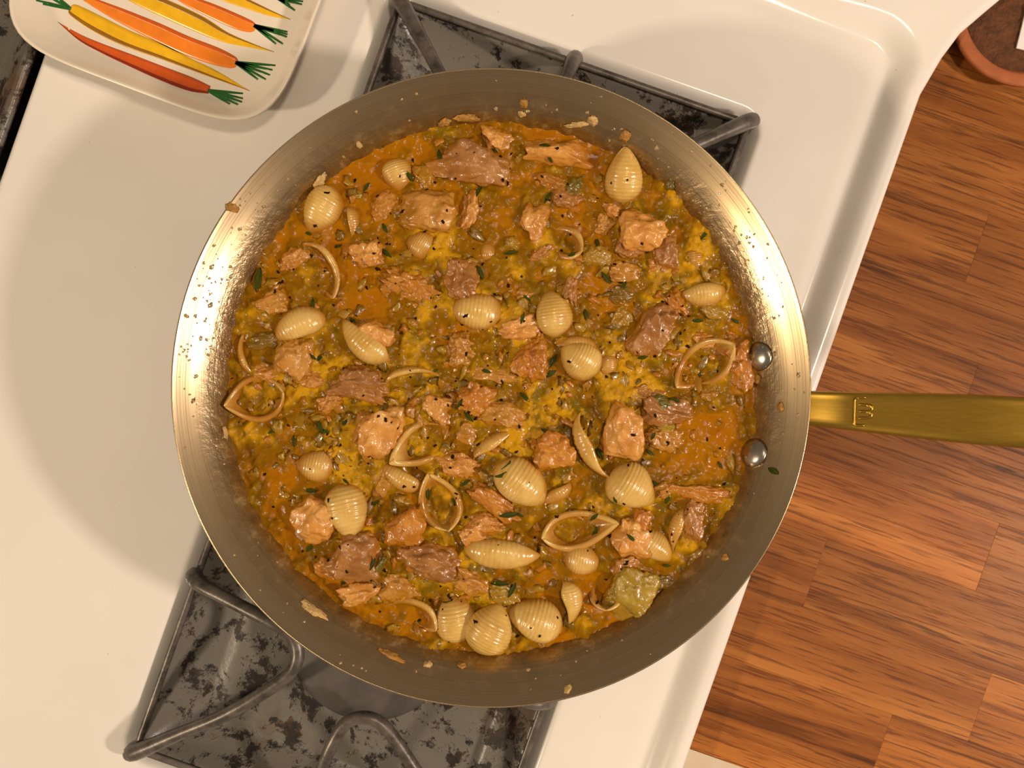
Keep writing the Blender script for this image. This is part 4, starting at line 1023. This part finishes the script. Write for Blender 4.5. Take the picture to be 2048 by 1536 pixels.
# bits stuck to the pan wall
BITS = [(463, 416, 26, 18, 25, 'squash', 'yellow crumb hanging on the pan rim nearest the carrot plate'), (1186, 240, 22, 22, 0, 'leek', 'white leek crumb on the pan wall behind the pinkish chunk'),
 (1049, 206, 20, 20, 0, 'squash', 'yellow crumb high on the pan wall away from the counter'), (888, 244, 26, 16, -20, 'squash', 'small orange crumb on the wall behind the long mauve chunk'),
 (932, 236, 50, 18, 4, 'squash', 'long golden scrap on the pan wall behind the pale chicken tip'), (1044, 228, 14, 16, 0, 'leek', 'tiny pale crumb under the high yellow crumb'),
 (1158, 248, 50, 12, -8, 'leek', 'thin leek scrap leading to the white wall crumb'), (1250, 272, 20, 26, 30, 'squash', 'yellow shiny blob on the wall above the plump ridged shell'),
 (629, 1222, 66, 18, 38, 'leek', 'pale leek shred on the pan wall nearest the front burner'), (782, 1312, 56, 16, 28, 'squash', 'yellow shred on the pan wall above the bar loop'),
 (856, 1329, 16, 16, 40, 'leek', 'pale wall crumb near the yellow shred'), (1136, 1378, 12, 20, 10, 'leek', 'lone pale crumb low on the front pan wall'),
 (1561, 814, 12, 20, 0, 'squash', 'orange drop on the pan wall between rivets and handle'), (718, 289, 12, 14, 0, 'leek', 'pinkish crumb on the wall towards the carrot plate'),
 (638, 362, 38, 18, -55, 'leek', 'leek scrap at the broth line towards the carrot plate'), (1515, 760, 20, 20, 0, 'squash', 'yellow crumb between the two rivets'), (1340, 375, 18, 36, 10, 'leekg', 'green-yellow smear on the wall beside the plump shell'),
 (1450, 1114, 16, 14, 0, 'squash', 'yellow crumb on the counter-side pan wall'), (925, 1332, 20, 12, 10, 'squash', 'orange crumb on the front wall below the shell backs'), (450, 866, 12, 26, -20, 'leek', 'pale crumb at the wall beside the green-filled shell')]
for k, (px, py, wd, ht, ang, mt, lab) in enumerate(BITS):
    loc, nrm, ob = cast(px, py)
    if loc is None: continue
    ks = (HC - loc.z) / F
    me = chunk_mesh('food_crumb', wd * ks * 0.5, ht * ks * 0.5, 0.0010, 900 + k, 1.4, 2.2, (ICO3, ICO3F))
    o = link('food_crumb', me, M['crumb' if mt == 'squash' else 'crumb_pale' if mt == 'leek' else 'leekg']); o.matrix_world = Matrix.Translation(loc + nrm * 0.0004) @ Vector((0, 0, 1)).rotation_difference(nrm).to_matrix().to_4x4() @ Matrix.Rotation(math.radians(-ang), 4, 'Z')
    tag(o, lab, 'crumb', 'crumbs stuck to the pan wall')
def scatter(name, count, pick, size, mat, label, cat, seed, flat=0.5, only_broth=True, elong=1.0, lift=0.0):
    rs = np.random.RandomState(seed); V_, F_ = [], []; nb = 0; tries = 0; got = 0
    while got < count and tries < count * 6:
        tries += 1; px, py = pick(rs)
        loc, nrm, ob = cast(px, py)
        if loc is None or (only_broth and ob.name != 'broth'): continue
        s_ = size(rs) * KB * 0.5; off = rs.uniform(0, 30, 3)
        d = ICO2 * (1 + 0.75 * fbm(ICO2 * 2.2 + off, 2))[:, None] * np.array([s_ * rs.uniform(1, 1 + elong), s_, s_ * flat])
        a_ = rs.uniform(0, 6.28); R_ = np.array(Vector((0, 0, 1)).rotation_difference(nrm).to_matrix()) @ np.array([[math.cos(a_), -math.sin(a_), 0], [math.sin(a_), math.cos(a_), 0], [0, 0, 1]])
        V_.append(d @ R_.T + np.array(loc + nrm * s_ * lift)); F_ += [[i + nb for i in f] for f in ICO2F]; nb += len(ICO2); got += 1
    o = obj(name, np.concatenate(V_), F_, M[mat]); return tag(o, label, cat, kind='stuff')
def in_disc(rs):
    a_ = rs.uniform(0, 6.283); r = 515 * math.sqrt(rs.uniform(0, 1)); return 977 + r * math.cos(a_), 783 + r * math.sin(a_)
def thick(rs):
    while True:
        x, y = in_disc(rs)
        g = 0.35 + sum(v * math.exp(-((x - a_) ** 2 + (y - b_) ** 2) / (2 * c_ * c_)) for a_, b_, c_, v in ((640, 860, 110, .6), (900, 770, 130, .5), (1080, 800, 110, .5), (980, 1150, 120, .5), (1430, 580, 110, .5), (700, 950, 100, .5), (1240, 700, 90, .4), (990, 430, 80, -.3), (720, 560, 90, -.25), (1220, 1110, 90, -.3), (560, 1020, 80, -.3)))
        if rs.uniform() < g: return x, y
scatter('leek_shreds', 120, thick, lambda r: r.uniform(6, 22), 'leek', 'shredded soft leek clouding the broth', 'leek shreds', 1, 0.20, elong=1.4)
scatter('green_leek_shreds', 80, thick, lambda r: r.uniform(6, 20), 'leekg', 'dark green leek shreds clouding the broth', 'leek shreds', 2, 0.18, elong=1.5)
scatter('squash_flecks', 90, thick, lambda r: r.uniform(6, 18), 'squash', 'bright yellow squash flecks in the broth', 'squash flecks', 3, 0.2, elong=1.2)
scatter('chicken_crumbs', 60, in_disc, lambda r: r.uniform(6, 18), 'chick2', 'fine chicken crumbs strewn through the broth', 'chicken crumbs', 4, 0.35)
scatter('pepper_specks', 230, in_disc, lambda r: r.uniform(2.2, 6.0), 'pepper', 'ground black pepper specks over the whole stew', 'pepper', 5, 0.6, only_broth=False, lift=0.1)
def wall_pick(rs):
    q = rs.uniform()
    a_ = math.radians(rs.normal(196, 17)) if q < 0.45 else math.radians(rs.normal(-35, 16)) if q < 0.75 else rs.uniform(0, 6.283)
    r = rs.uniform(545, 628); return 982 + r * math.cos(a_), 776 - r * math.sin(a_) * (1 if q < 0.45 else -1) if False else 776 + r * math.sin(a_)
scatter('broth_splatter', 260, wall_pick, lambda r: r.choice([2.5, 3, 3, 4, 4, 5, 7]) * r.uniform(0.7, 1.2), 'drop', 'dried droplets splashed on the steel pan wall', 'splatter', 6, 0.3, only_broth=False, elong=0.4)
